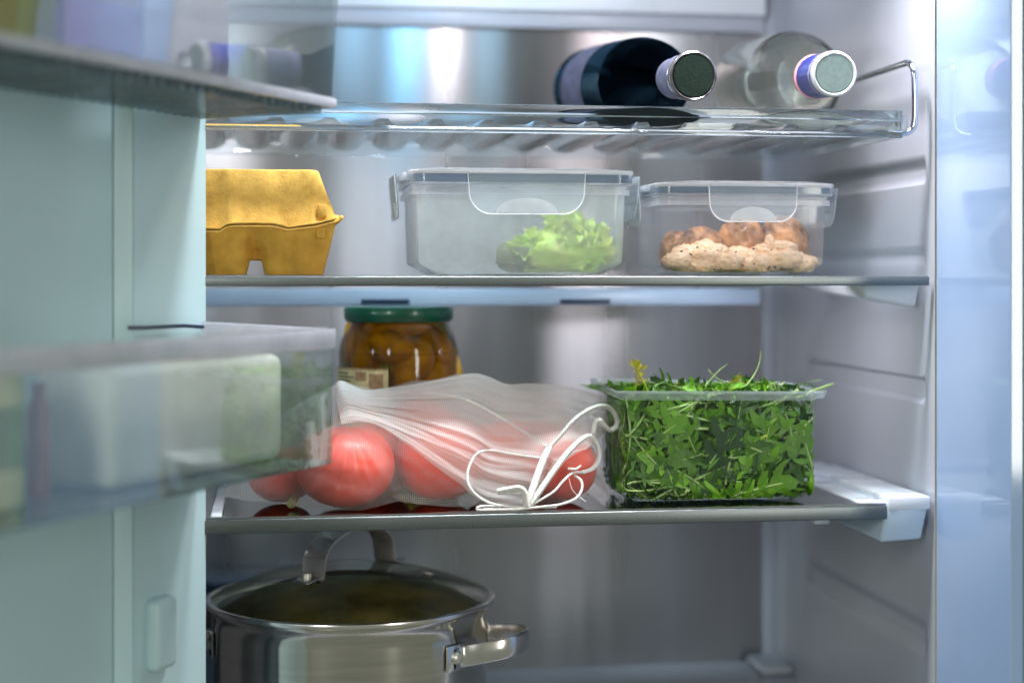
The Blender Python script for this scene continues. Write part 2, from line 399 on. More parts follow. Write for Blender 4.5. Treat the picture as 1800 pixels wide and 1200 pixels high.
def smooth_path(pts, k=6, closed=False):
    """Catmull-Rom"""
    pts = [Vector(p) for p in pts]; n = len(pts); out = []
    for i in range(n if closed else n - 1):
        g = (lambda j: pts[j % n]) if closed else (lambda j: pts[max(0, min(n - 1, j))])
        p0, p1, p2, p3 = g(i - 1), g(i), g(i + 1), g(i + 2)
        for q in range(k):
            t = q / k
            out.append(0.5 * ((2 * p1) + (p2 - p0) * t + (2 * p0 - 5 * p1 + 4 * p2 - p3) * t * t + (3 * p1 - p0 - 3 * p2 + p3) * t ** 3))
    if not closed: out.append(pts[-1])
    return out

# ------------------------------------------------------------ refrigerator
XR = P(1640, 500, 0).x            # right wall
XL = -0.115
YB = 0.48; YF = -0.158; ZT = 0.47; ZF = -0.468
ZS = -0.210                       # top of lower shelf glass
fr = thing('refrigerator', 'white lined refrigerator standing open around the lit shelves of food', 'refrigerator', (0.24, 0.2, ZF - 0.04))
MB().box(XL, XR - 0.012, YB, YB + 0.01, ZF, ZT).build('rear_panel', 'rear_metal', fr, smooth=False)
# rear corner column, lighter plastic
mb = MB()
cp = [(XR - 0.015, YB - 0.001), (XR - 0.011, YB - 0.003), (XR - 0.004, YB - 0.016), (XR - 0.0005, YB - 0.045)]
cp = [(p.x, p.y) for p in smooth_path([(x, y, 0) for x, y in cp], 4)]
mb.grid([(x, y, z) for x, y in cp for z in (ZF, ZT)], len(cp), 2)
mb.build('corner_column', 'liner', fr)
# right wall, with moulded grooves
WZ = lambda px, py, : None
def wall_groove(mb_, z0, z1, y0, y1, dep):
    pass
def wallz(px, py):
    """depth and height of pixel on the right wall plane"""
    t = (px - 900) / F; ratio = (math.sin(YAW) + t * math.cos(YAW)) / (math.cos(YAW) - t * math.sin(YAW))
    dy = XR / ratio; zc = XR * math.sin(YAW) + dy * math.cos(YAW)
    return dy - D, (HZ - py) * zc / F
NY, NZ = 120, 220
ys = np.linspace(-0.004, YB - 0.044, NY); zs = np.linspace(ZF, ZT, NZ)
YY, ZZ = np.meshgrid(ys, zs, indexing='ij')
def ss(a, b, x):
    t = np.clip((x - a) / (b - a), 0, 1); return t * t * (3 - 2 * t)
off = np.zeros_like(YY)
for za, zb in ((0.088, 0.106), (-0.118, -0.098), (-0.352, -0.327), (0.012, 0.022)):
    mskz = ss(za - 0.0015, za + 0.0015, ZZ) * (1 - ss(zb - 0.0015, zb + 0.0015, ZZ))
    msky = ss(0.017, 0.022, YY) * (1 - ss(0.34, 0.37, YY))
    off += (0.0045 if za != 0.012 else 0.002) * mskz * msky
mb = MB(); mb.grid([(XR + off[i, j], ys[i], zs[j]) for i in range(NY) for j in range(NZ)], NY, NZ)
mb.build('side_wall', 'liner', fr)
MB().box(XR + 0.0008, XR + 0.012, YF, -0.006, ZF, ZT).build('side_trim', 'liner_gloss', fr, smooth=False, bevel=0.001)
MB().box(XR + 0.002, XR + 0.012, -0.006, -0.004, ZF, ZT).build('trim_seam', 'gasket', fr, smooth=False)
MB().box(XR + 0.0125, XR + 0.06, YF - 0.004, YF + 0.02, ZF, ZT).build('front_flange', 'flange', fr, smooth=False, bevel=0.003)
MB().box(XL - 0.012, XL, 0.012, YB, ZF, ZT).build('side_wall', 'liner', fr, smooth=False)
MB().box(XL - 0.012, XR + 0.012, -0.03, YB, ZT, ZT + 0.012).build('ceiling_panel', 'liner', fr, smooth=False)
MB().box(XL - 0.012, XR + 0.012, 0.0, YB, ZF - 0.012, ZF).build('floor_panel', 'liner', fr, smooth=False)
# ledge across the top of the rear panel
a = P(700, 45, 0.47); b_ = P(700, 14, 0.46)
MB().box(XL, XR - 0.016, 0.470, YB - 0.0005, a.z, b_.z + 0.01).build('air_duct', 'liner', fr, bevel=0.003)
MB().box(XL, XR - 0.016, 0.46, YB - 0.0105, b_.z + 0.0004, b_.z + 0.05).build('duct_cover', 'white_trim', fr, bevel=0.003)
# moulded foot of the drawer bay in the rear right corner
MB().box(XR - 0.04, XR - 0.0006, 0.40, YB - 0.012, ZF + 0.0005, ZF + 0.012).build('floor_ledge', 'liner', fr, bevel=0.006, seg=3)

# ------------------------------------------------------------ door, opened past a right angle
AN = R(32)
dn = Vector((math.cos(AN), -math.sin(AN), 0)); dd = Vector((-math.sin(AN), -math.cos(AN), 0))
BF = P(583, 500, -0.085); BF.z = 0            # far corner of the bin faces
DP = BF - dn * 0.132                             # point on the door panel
M_door = Matrix.Translation(DP) @ Matrix(((dd.x, dn.x, 0, 0), (dd.y, dn.y, 0, 0), (0, 0, 1, 0), (0, 0, 0, 1)))
# door frame coordinates: x = along door towards the handle side, y = out of the door (towards the food), z up
def door_obj(mb_, name, mats, parent, **k):
    mb_.v = [tuple(M_door @ Vector(v)) for v in mb_.v]
    return mb_.build(name, mats, parent, **k)
dr = MB(); 
# inner panel with raised column at the hinge end and recessed field
prof = [(-0.010, -0.045), (-0.010, -0.006), (-0.006, 0.0), (0.080, 0.0), (0.087, -0.002), (0.098, -0.012), (0.102, -0.013), (0.62, -0.013), (0.63, 0.0), (0.66, 0.0), (0.66, -0.045)]
prof = [(p.x, p.y) for p in smooth_path([(x, y, 0) for x, y in prof], 3)]
dr.grid([(x, y, z) for x, y in prof for z in (-0.56, 0.6)], len(prof), 2)
door = door_obj(dr, 'door', 'door_plastic', fr)
def door_part(mb_, name, mats, **k):
    o = door_obj(mb_, name, mats, door, **k); return o
zb1 = (483 - 1045) / 2130; zb2 = (483 - 1172) / 2130
door_part(MB().box(0.042, 0.074, -0.004, 0.012, zb2, zb1), 'bin_lug', 'door_plastic', bevel=0.007, seg=4)
door_part(MB().tube([(0.0, 0.006, -0.0445), (0.03, 0.0075, -0.0425), (0.085, 0.0075, -0.0425), (0.09, -0.004, -0.0425)], 0.0016), 'hanger_gap', 'dark_slot')  # dark tube drawn for the shaded gap above the bin holder

# bins
def bin_(name, label, z0, z1, tilt, group, wall=0.0022, length=0.50, thick_base=0.006, rib=True):
    root = thing(name, label, 'door bin', tuple(M_door @ Vector((length / 2, 0.06, z0))), group)
    dep = 0.132; k = math.tan(tilt)
    # front face (leans out towards its top), flat so that it mirrors
    h = z1 - z0
    f0 = dep; f1 = dep + k * h
    mb = MB()
    mb.add([(0, f0, z0), (length, f0, z0), (length, f1, z1), (0, f1, z1), (0, f0 - wall, z0), (length, f0 - wall, z0), (length, f1 - wall, z1), (0, f1 - wall, z1)],
           [(0, 1, 2, 3), (7, 6, 5, 4), (0, 3, 7, 4), (1, 5, 6, 2), (3, 2, 6, 7), (0, 4, 5, 1)])
    door_obj(mb, 'front_panel', 'bin_gloss' if tilt > 0.02 else 'bin_plastic', root, smooth=False, bevel=0.0006)
    mb = MB(); mb.box(-0.0025, 0.0, 0.004, f0 - 0.0005, z0, z1 - 0.004)
    door_obj(mb, 'end_panel', 'bin_plastic', root, smooth=False, bevel=0.0006)
    mb = MB(); mb.box(0.0, length, 0.004, f0 - 0.0025, z0, z0 + 0.003)
    if rib:
        n_ = int(length / 0.012)
        for i in range(n_):
            x = 0.006 + i * 0.012; mb.box(x, x + 0.0045, 0.008, f0 - 0.006, z0 - 0.005, z0 - 0.0001)
    door_obj(mb, 'base', 'bin_base', root, smooth=False)
    return root
ub = bin_('door_bin', 'clear door bin at the upper left, ribbed underneath, holding pink and yellow packs', 0.137, 0.30, R(4.0), 'clear bins on the open door')
# base rim bar of the upper bin
mb = MB(); mb.tube([(-0.004, 0.004, 0.1385), (-0.004, 0.131, 0.1410), (0.0, 0.1345, 0.1410), (0.50, 0.1345, 0.1410)], 0.004, flat=(0.0022, 0.0042), n=12, up=(0, 0, 1))
door_obj(mb, 'bottom_rim', 'bin_rim', ub)
lz0 = (483 - 812) / 2120; lz1 = (483 - 585) / 2120
lb = bin_('door_bin', 'clear door bin at mid height on the left with a thick pale top rim', lz0, lz1, R(0.3), 'clear bins on the open door', rib=False)
mb = MB(); mb.tube([(-0.003, 0.004, lz1), (-0.003, 0.131, lz1 - .004), (0.002, 0.1345, lz1 - .004), (0.50, 0.1345, lz1 - .004)], 0.004, flat=(0.0030, 0.0085), n=12, up=(0, 0, 1))
door_obj(mb, 'top_rim', 'bin_rim', lb)

def door_box(name, label, cat, x0, x1, y0, y1, z0, z1, m, bands=(), group=None, bev=0.004):
    root = thing(name, label, cat, tuple(M_door @ Vector(((x0 + x1) / 2, (y0 + y1) / 2, z0))), group)
    door_obj(MB().box(x0, x1, y0, y1, z0, z1), 'carton_body', m, root, bevel=bev, seg=3)
    for (b0, b1, bm_) in bands:
        door_obj(MB().box(x0 - 0.0006, x1 + 0.0006, y0 - 0.0006, y1 + 0.0006, b0, b1), 'printed_band', bm_, root, bevel=bev, seg=3)
    return root
z_ = 0.1408
door_box('food_carton', 'yellow carton at the left edge of the upper door bin', 'carton', 0.302, 0.40, 0.03, 0.10, z_, 0.29, 'pack_yellow')
door_box('food_carton', 'purple and lilac carton beside the yellow one in the upper door bin', 'carton', 0.215, 0.295, 0.03, 0.10, z_, 0.29, 'pack_purple', [(z_ + 0.045, z_ + 0.07, 'label_pink')])
door_box('food_carton', 'pale pink carton nearest the hinge in the upper door bin', 'carton', 0.10, 0.208, 0.03, 0.10, z_, 0.29, 'pack_pink')
z_ = lz0 + 0.0035
# jars / bottles in lower bin
def door_jar(name, label, cat, x, y, r, h, m, mcap, band=None):
    c = M_door @ Vector((x, y, z_)); root = thing(name, label, cat, tuple(c))
    MB().lathe([(0.0001, 0), (r * .9, 0), (r, .004), (r, h * .72), (r * .8, h * .82), (r * .5, h * .88), (r * .5, h * .9), (.0001, h * .9)], 28, c).build('jar_body', m, root)
    MB().lathe([(0.0001, h * .885), (r * .56, h * .885), (r * .56, h), (.0001, h)], 28, c).build('cap', mcap, root)
    if band: MB().lathe([(r + .0004, h * .25), (r + .0006, h * .27), (r + .0006, h * .6), (r + .0004, h * .62)], 28, c).build('paper_label', band, root)
door_jar('sauce_bottle', 'cream bottle with blue label, nearest the camera in the lower door bin', 'bottle', 0.345, 0.06, 0.036, 0.11, 'pack_cream', 'pack_cream', 'pack_blue')
door_jar('sauce_bottle', 'slim red bottle standing in the middle of the lower door bin', 'bottle', 0.275, 0.06, 0.008, 0.078, 'pack_red', 'pack_red')
door_box('food_carton', 'pale cream block added for the reflected pale tone in the lower door bin', 'carton', 0.012, 0.24, 0.025, 0.095, z_, lz1 - 0.016, 'pack_cream', bev=0.01)  # block stretched along the bin to give its reflected pale tone

# ------------------------------------------------------------ shelves
# middle glass shelf, seen edge-on
xm0 = XL + 0.004; xm1 = P(1631, 490, 0).x
ms = thing('glass_shelf', 'glass shelf at eye level under the egg carton and lunch boxes, seen edge on', 'shelf', ((xm0 + xm1) / 2, 0.13, -0.006), 'glass refrigerator shelves')
MB().box(xm0, xm1 - 0.01, 0.003, 0.275, -0.0055, -0.0015).build('glass_pane', 'shelf_glass', ms, smooth=False)
MB().box(xm0, xm1, -0.004, 0.0025, -0.0098, -0.0012).build('front_trim', 'alu', ms, bevel=0.0014, seg=3)
for xa, xb in ((xm1 - 0.030, xm1 - 0.002),):
    mb = MB()
    mb.add([(xa - 0.03, 0.012, -0.0062), (xb, 0.012, -0.0062), (xb, 0.27, -0.0062), (xa - 0.01, 0.27, -0.0062), (xa - .022, 0.022, -0.022), (xb - 0.001, 0.02, -0.031), (xb, 0.27, -0.022), (xa, 0.27, -0.016)],
           [(0, 1, 2, 3), (4, 7, 6, 5), (0, 4, 5, 1), (1, 5, 6, 2), (2, 6, 7, 3), (3, 7, 4, 0)])
    mb.build('side_bracket', 'white_trim', ms, bevel=0.004, seg=3)
rz0 = P(900, 537, 0.28).z; rz1 = P(900, 507, 0.28).z
MB().box(xm0, xm1 - 0.075, 0.2755, 0.288, rz0, rz1).build('rear_rail', 'rail_blue', ms, bevel=0.002)
for pa, pb in ((635, 720), (985, 1073)):
    a = P(pa, 526, 0.274); b = P(pb, 534, 0.274)
    MB().box(a.x, b.x, 0.2745, 0.2754, b.z, a.z).build('vent_slot', 'dark_slot', ms, smooth=False)

# lower glass shelf with frame
xs0 = P(357, 905, 0).x; xs1 = P(1556, 900, 0).x; xb1 = P(1634, 900, 0).x
ls = thing('glass_shelf', 'reflective framed glass shelf under the tomatoes and the arugula box', 'shelf', ((xs0 + xs1) / 2, 0.13, ZS - 0.008), 'glass refrigerator shelves')
MB().box(xs0 + 0.016, xs1 - 0.024, 0.003, 0.25, ZS - 0.004, ZS).build('glass_pane', 'dimming_glass', ls, smooth=False)
MB().box(XL + 0.004, xs1, -0.005, 0.0028, ZS - 0.0135, ZS - 0.0012).build('front_trim', 'alu', ls, bevel=0.0014, seg=3)
MB().box(XL + 0.004, xs1, -0.0035, 0.0028, ZS - 0.0008, ZS + 0.0006).build('trim_lip', 'chrome', ls, smooth=False, bevel=0.0003)
MB().box(XL + 0.004, xb1 - 0.005, 0.2505, 0.285, ZS - 0.008, ZS + 0.006).build('rear_rail', 'white_trim', ls, bevel=0.003)
MB().box(xs0 + 0.006, xs0 + 0.0155, 0.003, 0.25, ZS - 0.006, ZS + 0.0012).build('side_rail', 'white_trim', ls, bevel=0.001)
MB().box(XL + 0.004, xs0 + 0.0055, 0.003, 0.25, ZS - 0.006, ZS + 0.0008).build('side_rail', 'alu', ls, bevel=0.001)
mb = MB(); mb.box(xs1 - 0.0235, xs1 + 0.0005, 0.003, 0.25, ZS - 0.004, ZS + 0.0012)
mb.build('side_rail', 'white_trim', ls, bevel=0.001)
# right bracket: wedge deeper at the front
x0 = xs1 + 0.0012; x1 = xb1
mb = MB()
mb.add([(x0, -0.003, ZS + 0.002), (x1, -0.003, ZS + 0.006), (x1, 0.25, ZS + 0.006), (x0, 0.25, ZS + 0.002),
        (x0 - 0.006, -0.001, ZS - 0.036), (x1 - 0.008, -0.001, ZS - 0.034), (x1 - 0.008, 0.25, ZS - 0.018), (x0 - 0.03, 0.25, ZS - 0.02)],
       [(0, 1, 2, 3), (4, 7, 6, 5), (0, 4, 5, 1), (1, 5, 6, 2), (2, 6, 7, 3), (3, 7, 4, 0)])
mb.build('side_bracket', 'bracket_blue', ls, bevel=0.0035, seg=3)
MB().box(x0 + 0.001, x1 - 0.0005, -0.0042, 0.25, ZS - 0.006, ZS + 0.0065).build('bracket_cap', 'white_trim', ls, bevel=0.002, seg=2)
MB().box(x0 - 0.052, x0 - 0.036, 0.05, 0.062, ZS - 0.026, ZS - 0.0145).build('lock_peg', 'white_trim', ls, bevel=0.002)
MB().box(XL + 0.02, xs0 + 0.002, 0.004, 0.02, ZS - 0.026, ZS - 0.0140).build('lock_peg', 'white_trim', ls, bevel=0.002)

# bottle rack of clear plastic
rk = thing('bottle_rack', 'clear wavy plastic bottle rack with a chrome side wire, top of the view', 'rack', (0.22, 0.13, 0.12))
xr0 = XL + 0.004; xr1 = P(1583, 200, 0).x; per = 0.0465
zt = P(1000, 186, 0).z; zl = P(1000, 236, 0).z
mb = MB(); nx = 420; xs_ = np.linspace(xr0 + 0.004, xr1 - 0.006, nx)
def rz(x):
    ph = ((x - 0.005) / per) % 1.0
    c = abs(ph - 0.5) / 0.5         # 0 at trough centre
    return zt - 0.0105 - 0.0100 * math.sqrt(max(0, 1 - (min(c / 0.78, 1)) ** 2)) ** 1.0 - 0.0006
top = [rz(x) for x in xs_]
yy = [0.004, 0.012, 0.06, 0.12, 0.18, 0.24, 0.262]
pts = []
for x, z in zip(xs_, top):
    for y in yy: pts.append((x, y, z - (0.002 if y < 0.006 else 0) + 0.0))
mb.grid(pts, nx, len(yy)); 
pts = [(x, y, z - 0.0018) for x, z in zip(xs_, top) for y in yy]
mb.grid(pts, nx, len(yy))
mb.build('wavy_tray', 'rack_plastic', rk)
# front lip: profile swept along x
pr = [(-0.004, zt), (0.003, zt), (0.003, zt - 0.0075), (0.0005, zt - 0.009), (0.0005, zl + 0.0015), (0.004, zl + 0.001), (0.004, zl), (-0.0045, zl), (-0.0045, zl + 0.003), (-0.002, zl + 0.005), (-0.0025, zt - 0.009), (-0.004, zt - 0.007)]
mb = MB(); n_ = len(pr)
mb.add([(xr0, y, z) for y, z in pr] + [(xr1, y, z) for y, z in pr], [tuple(range(n_)), tuple(range(2 * n_ - 1, n_ - 1, -1))] + [(i, (i + 1) % n_, (i + 1) % n_ + n_, i + n_) for i in range(n_)])
mb.build('front_lip', 'rack_lip', rk, bevel=0.0006, seg=2)
mb = MB(); mb.box(xr0, xr1 - 0.004, 0.263, 0.27, zl - 0.002, zl + 0.010)
mb.build('rear_lip', 'rack_plastic', rk, bevel=0.001)
mb = MB(); mb.box(xr1 - 0.005, xr1 - 0.0025, 0.0045, 0.2625, zl, zt - 0.001)
mb.build('end_wall', 'rack_plastic', rk, bevel=0.0006)
MB().box(xr1 - 0.028, xr1 + 0.0006, -0.0052, -0.0046, zt - 0.012, zt - 0.0005).build('corner_block', 'rack_plastic', rk, smooth=False)
MB().box(xr1 + 0.0004, xr1 + 0.006, -0.004, 0.010, zl + 0.004, zt - 0.004).build('corner_cap', 'rack_plastic', rk, bevel=0.001)
# side wire
A = P(1603, 108, 0.0)
xw = A.x; zw = A.z
path = [(xw - 0.004, 0.26, zw + 0.0), (xw - 0.001, 0.12, zw), (xw, 0.02, zw), (xw + 0.001, 0.008, zw - 0.001), (xw + 0.002, 0.001, zw - 0.008), (xw + 0.0025, -0.001, zw - 0.02), (xw + 0.0025, -0.001, zl + 0.018), (xw - 0.0005, -0.0005, zl + 0.008), (xw - 0.009, 0.0, zl + 0.0045), (xr1 - 0.012, 0.0015, zl + 0.0045)]
MB().tube(smooth_path(path, 8), 0.0032, 12).build('side_wire', 'chrome', rk)
path = [(2 * xr0 - xr0 + 0.002 if i < 0 else xr0 + 0.004 + (xw - p[0]) * -1 if False else xr0 + 0.010 - (p[0] - xw), p[1], p[2]) for i, p in enumerate(path[:-1])]
MB().tube(smooth_path(path, 8), 0.0032, 12).build('side_wire', 'chrome', rk)

# ------------------------------------------------------------ bottles on the rack
def bottle(name, label, cap, end, prof, gmat, parts, wall=0.002):
    cap = Vector(cap); ax = (Vector(end) - cap).normalized()
    root = thing(name, label, 'bottle', tuple(cap + ax * 0.15 - Vector((0, 0, 0.045))), 'bottles lying on the rack')
    sp = smooth_path([(r, h, 0) for r, h in prof], 5); sp = [(p.x, p.y) for p in sp]
    Lh = sp[-1][1]
    outer = sp + [(sp[-1][0] * 0.85, Lh + 0.003), (0.0002, Lh + 0.001)]
    inner = [(max(0.0002, r - wall), h) for r, h in sp] + [(sp[-1][0] * 0.8, Lh - 0.002), (0.0002, Lh - 0.004)]
    inner[0] = (inner[0][0], sp[0][1])
    MB().lathe(outer + inner[::-1], 64, cap, ax, closed=False).build('glass_body', gmat, root)
    for nm, pf, m in parts:
        MB().lathe(pf, 48, cap, ax).build(nm, m, root, bevel=0)
    return root
c1 = P(1218, 134, -0.012); e1 = P(1052, 158, 0.28)
c1.z = 0.178
bottle('wine_bottle', 'dark glass wine bottle lying on the rack with black and silver screw cap', c1, e1,
       [(0.0165, 0.004), (0.0165, 0.05), (0.0175, 0.064), (0.027, 0.085), (0.038, 0.108), (0.044, 0.135), (0.0455, 0.165), (0.0455, 0.31)], 'bottle_dark',
       [('cap_disc', [(0.0002, -0.0022), (0.0185, -0.002), (0.0195, 0.0)], 'cap_disc_black'),
        ('cap_ring', [(0.0192, -0.0008), (0.0208, -0.0022), (0.0222, -0.001), (0.0224, 0.003), (0.0212, 0.005), (0.0212, 0.0065), (0.0218, 0.0075), (0.0206, 0.009), (0.0214, 0.0105), (0.0205, 0.012)], 'cap_silver'),
        ('neck_sleeve', [(0.0204, 0.012), (0.0205, 0.026), (0.0192, 0.030), (0.0188, 0.048), (0.0168, 0.05)], 'label_grey'),
        ('paper_label', [(0.0459, 0.205), (0.0461, 0.207), (0.0461, 0.28), (0.0459, 0.282)], 'label_grey')])
c2 = P(1466, 130, -0.012); e2 = P(1330, 152, 0.29)
bottle('vodka_bottle', 'clear glass bottle lying on the rack with pale cap and blue neck label', c2, e2,
       [(0.0155, 0.004), (0.0160, 0.066), (0.0185, 0.074), (0.026, 0.088), (0.038, 0.106), (0.0465, 0.132), (0.0495, 0.165), (0.0495, 0.30)], 'bottle_clear',
       [('cap_disc', [(0.0002, -0.002), (0.0165, -0.002), (0.0175, -0.0005)], 'cap_disc_green'),
        ('cap_ring', [(0.0172, -0.0008), (0.0188, -0.0026), (0.0205, -0.0012), (0.0208, 0.003), (0.0203, 0.006)], 'cap_white'),
        ('neck_label', [(0.0201, 0.0055), (0.0204, 0.008), (0.0206, 0.056), (0.0195, 0.057)], 'label_blue'),
        ('label_band', [(0.0196, 0.0565), (0.0210, 0.0575), (0.0210, 0.0625), (0.0196, 0.0635)], 'label_pink'),
        ('label_stripe', [(0.02055, 0.0115), (0.02065, 0.0118), (0.02065, 0.0126), (0.02055, 0.0130)], 'cap_white')], wall=0.003)

# ------------------------------------------------------------ egg carton
xe0 = P(205, 400, 0).x; xe1 = P(562, 300, 0.005).x; xe2 = P(592, 390, 0.005).x; xe3 = P(571, 484, 0.005).x
eg = thing('egg_carton', 'yellow ochre pulp egg carton, lid closed, on the eye level shelf', 'egg carton', ((xe0 + xe3) / 2, 0.06, 0.0))
ztop = P(450, 300, 0.012).z; zse = P(450, 396, 0.0).z
def seam(px):    # height of the wavy seam
    pts_ = [(200, 407), (350, 405), (392, 405), (402, 396), (430, 395), (480, 395), (495, 398), (506, 402), (530, 399), (560, 395), (585, 388), (600, 384)]
    for (a, za), (b, zb) in zip(pts_, pts_[1:]):
        if px <= b: return (HZ - (za + (zb - za) * max(0, (px - a)) / (b - a))) / 2005
    return (HZ - 384) / 2005
def px_of(x): return 480 + (x) * 2010   # approximate photograph column on the front plane
ye0, ye1 = 0.004, 0.118
def ring(t, z_fn, hx0, hx1, ya, yb, rad, n=14, m=44):
    """closed ring: front side left->right, right side, back, left"""
    pts = []
    def add(x, y): pts.append((x, y))
    for i in range(m): add(hx0 + rad + (hx1 - hx0 - 2 * rad) * i / (m - 1), ya)
    for i in range(1, n): th = -PI / 2 + PI / 2 * i / n; add(hx1 - rad + rad * math.cos(th), ya + rad + rad * math.sin(th))
    for i in range(n): add(hx1, ya + rad + (yb - ya - 2 * rad) * i / (n - 1))
    for i in range(1, n): th = PI / 2 * i / n; add(hx1 - rad + rad * math.cos(th), yb - rad + rad * math.sin(th))
    for i in range(m): add(hx1 - rad - (hx1 - hx0 - 2 * rad) * i / (m - 1), yb)
    for i in range(1, n): th = PI / 2 + PI / 2 * i / n; add(hx0 + rad + rad * math.cos(th), yb - rad + rad * math.sin(th))
    for i in range(n): add(hx0, yb - rad - (yb - ya - 2 * rad) * i / (n - 1))
    for i in range(1, n): th = PI + PI / 2 * i / n; add(hx0 + rad + rad * math.cos(th), ya + rad + rad * math.sin(th))
    return pts
# lid
mb = MB(); rows = []; NR = 16
for k in range(NR + 1):
    t = k / NR    # 0 seam, 1 top
    ins = 0.0
    hx1 = xe2 + (xe1 - xe2) * t; hx0 = xe0 - (xe2 - xe1) + (xe2 - xe1) * t
    base = ring(t, None, hx0, hx1, ye0 + 0.016 * t, ye1 - 0.016 * t, 0.004 + 0.004 * t)
    row = []
    for x, y in base:
        zb_ = seam(px_of(x)) + 0.0012
        z = zb_ + (ztop - zb_) * t
        # shallow vertical creases of the moulding
        b = 0.0
        for cx_, w_, a_ in ((P(402, 350, 0).x, 0.005, -0.0030), (P(492, 350, 0).x, 0.006, 0.0028), (P(545, 350, 0).x, 0.005, -0.0024)):
            b += a_ * math.exp(-((x - cx_ + (t - .5) * 0.006) / w_) ** 2)
        b += 0.0005 * noise.noise(Vector((x, y, z)) * 90)
        if y < 0.03: y += b
        row.append((x, y, z))
    rows.append(row)
# rounded top edge
last = rows[-1]; cxm = sum(p[0] for p in last) / len(last); cym = sum(p[1] for p in last) / len(last)
for s_, dz in ((0.985, 0.0012), (0.96, 0.0018), (0.6, 0.0014), (0.02, 0.001)):
    rows.append([(cxm + (p[0] - cxm) * s_, cym + (p[1] - cym) * s_, p[2] + dz) for p in last])
N_ = len(rows[0])
mb.grid([p for r_ in rows for p in r_], len(rows), N_, cv=True)
mb.build('lid', 'pulp', eg)
# base with cups: front face bulges and an arch cut out between feet
mb = MB(); rows = []; NR = 48; arch_c = (P(449, 470, 0).x, P(334 - 60, 470, 0).x)
for k in range(NR + 1):
    t = k / NR    # 0 seam, 1 foot
    hx1 = xe2 - 0.002 + (xe3 - xe2) * t; hx0 = xe0 + 0.012 * t
    base = ring(t, None, hx0, hx1, ye0 + 0.012 * t, ye1 - 0.012 * t, 0.005 + 0.010 * t, m=260)
    row = []
    for x, y in base:
        zb_ = seam(px_of(x)) - 0.0012
        z = zb_ * (1 - t) + 0.0004 * t
        for ac in arch_c:
            d = abs(x - ac)
            v = math.exp(-(d / 0.0085) ** 2) * min(1, t * 2.0)
            if y < 0.05: y += 0.018 * v
        b = 0.0012 * noise.noise(Vector((x * 50, y * 50, z * 30)))
        row.append((x, y + (b if y < .05 else 0), z))
    rows.append(row)
N_ = len(rows[0]); pts = [p for r_ in rows for p in r_]
fs = []
for i in range(NR):
    for j in range(N_):
        a, b, c, d_ = i * N_ + j, i * N_ + (j + 1) % N_, (i + 1) * N_ + (j + 1) % N_, (i + 1) * N_ + j
        cx_ = (pts[a][0] + pts[c][0]) / 2; cz_ = (pts[a][2] + pts[c][2]) / 2; cy_ = pts[a][1]
        hole = any(abs(cx_ - ac) < 0.0062 + (0.013 - cz_) * 0.25 and cz_ < 0.0132 for ac in arch_c)
        if hole: continue
        fs.append((a, b, c, d_))
mb.add(pts, fs)
base = mb.build('base', 'pulp_base', eg)
sm = base.modifiers.new('solid', 'SOLIDIFY'); sm.thickness = 0.0016; sm.offset = 1
# seam flanges (two lips)
for dz, nm in ((0.0013, 'lid_lip'), (-0.0017, 'base_lip')):
    rg = ring(0, None, xe0 - 0.03, xe2 + 0.0016, ye0 - 0.0022, ye1 + 0.002, 0.005)
    MB().tube([(x, y, seam(px_of(x)) + dz + 0.0005 * noise.noise(Vector((x * 120, y * 120, dz * 1000)))) for x, y in rg], 0.0013, 8, closed=True, flat=(0.0016, 0.0009), up=(0, 0, 1)).build(nm, 'pulp', eg)
a = P(568, 366, 0)
MB().box(a.x - 0.0045, a.x + 0.0035, ye0 - 0.0018, ye0 + 0.006, a.z - 0.008, a.z + 0.0035).build('closing_tab', 'pulp', eg, bevel=0.0008)
a = P(568, 407, 0)
MB().box(a.x - 0.006, a.x + 0.002, ye0 - 0.0018, ye0 + 0.006, a.z - 0.006, a.z + 0.0040).build('closing_tab', 'pulp_base', eg, bevel=0.0008)
# torn lump where the lips meet
mb = MB(); 
for i in range(9):
    p = Vector((xe2 + 0.001 + random.uniform(-.002, .003), ye0 + random.uniform(-.002, .004), P(595, 386, 0).z + random.uniform(-.004, .003)))
    mb.lathe([(0.0002, -.002), (0.0018, -.0012), (0.0022, 0.0), (0.0015, .0013), (0.0002, .002)], 7, p, (random.uniform(-1, 1), random.uniform(-1, 1), 1))
mb.build('torn_edge', 'pulp', eg)

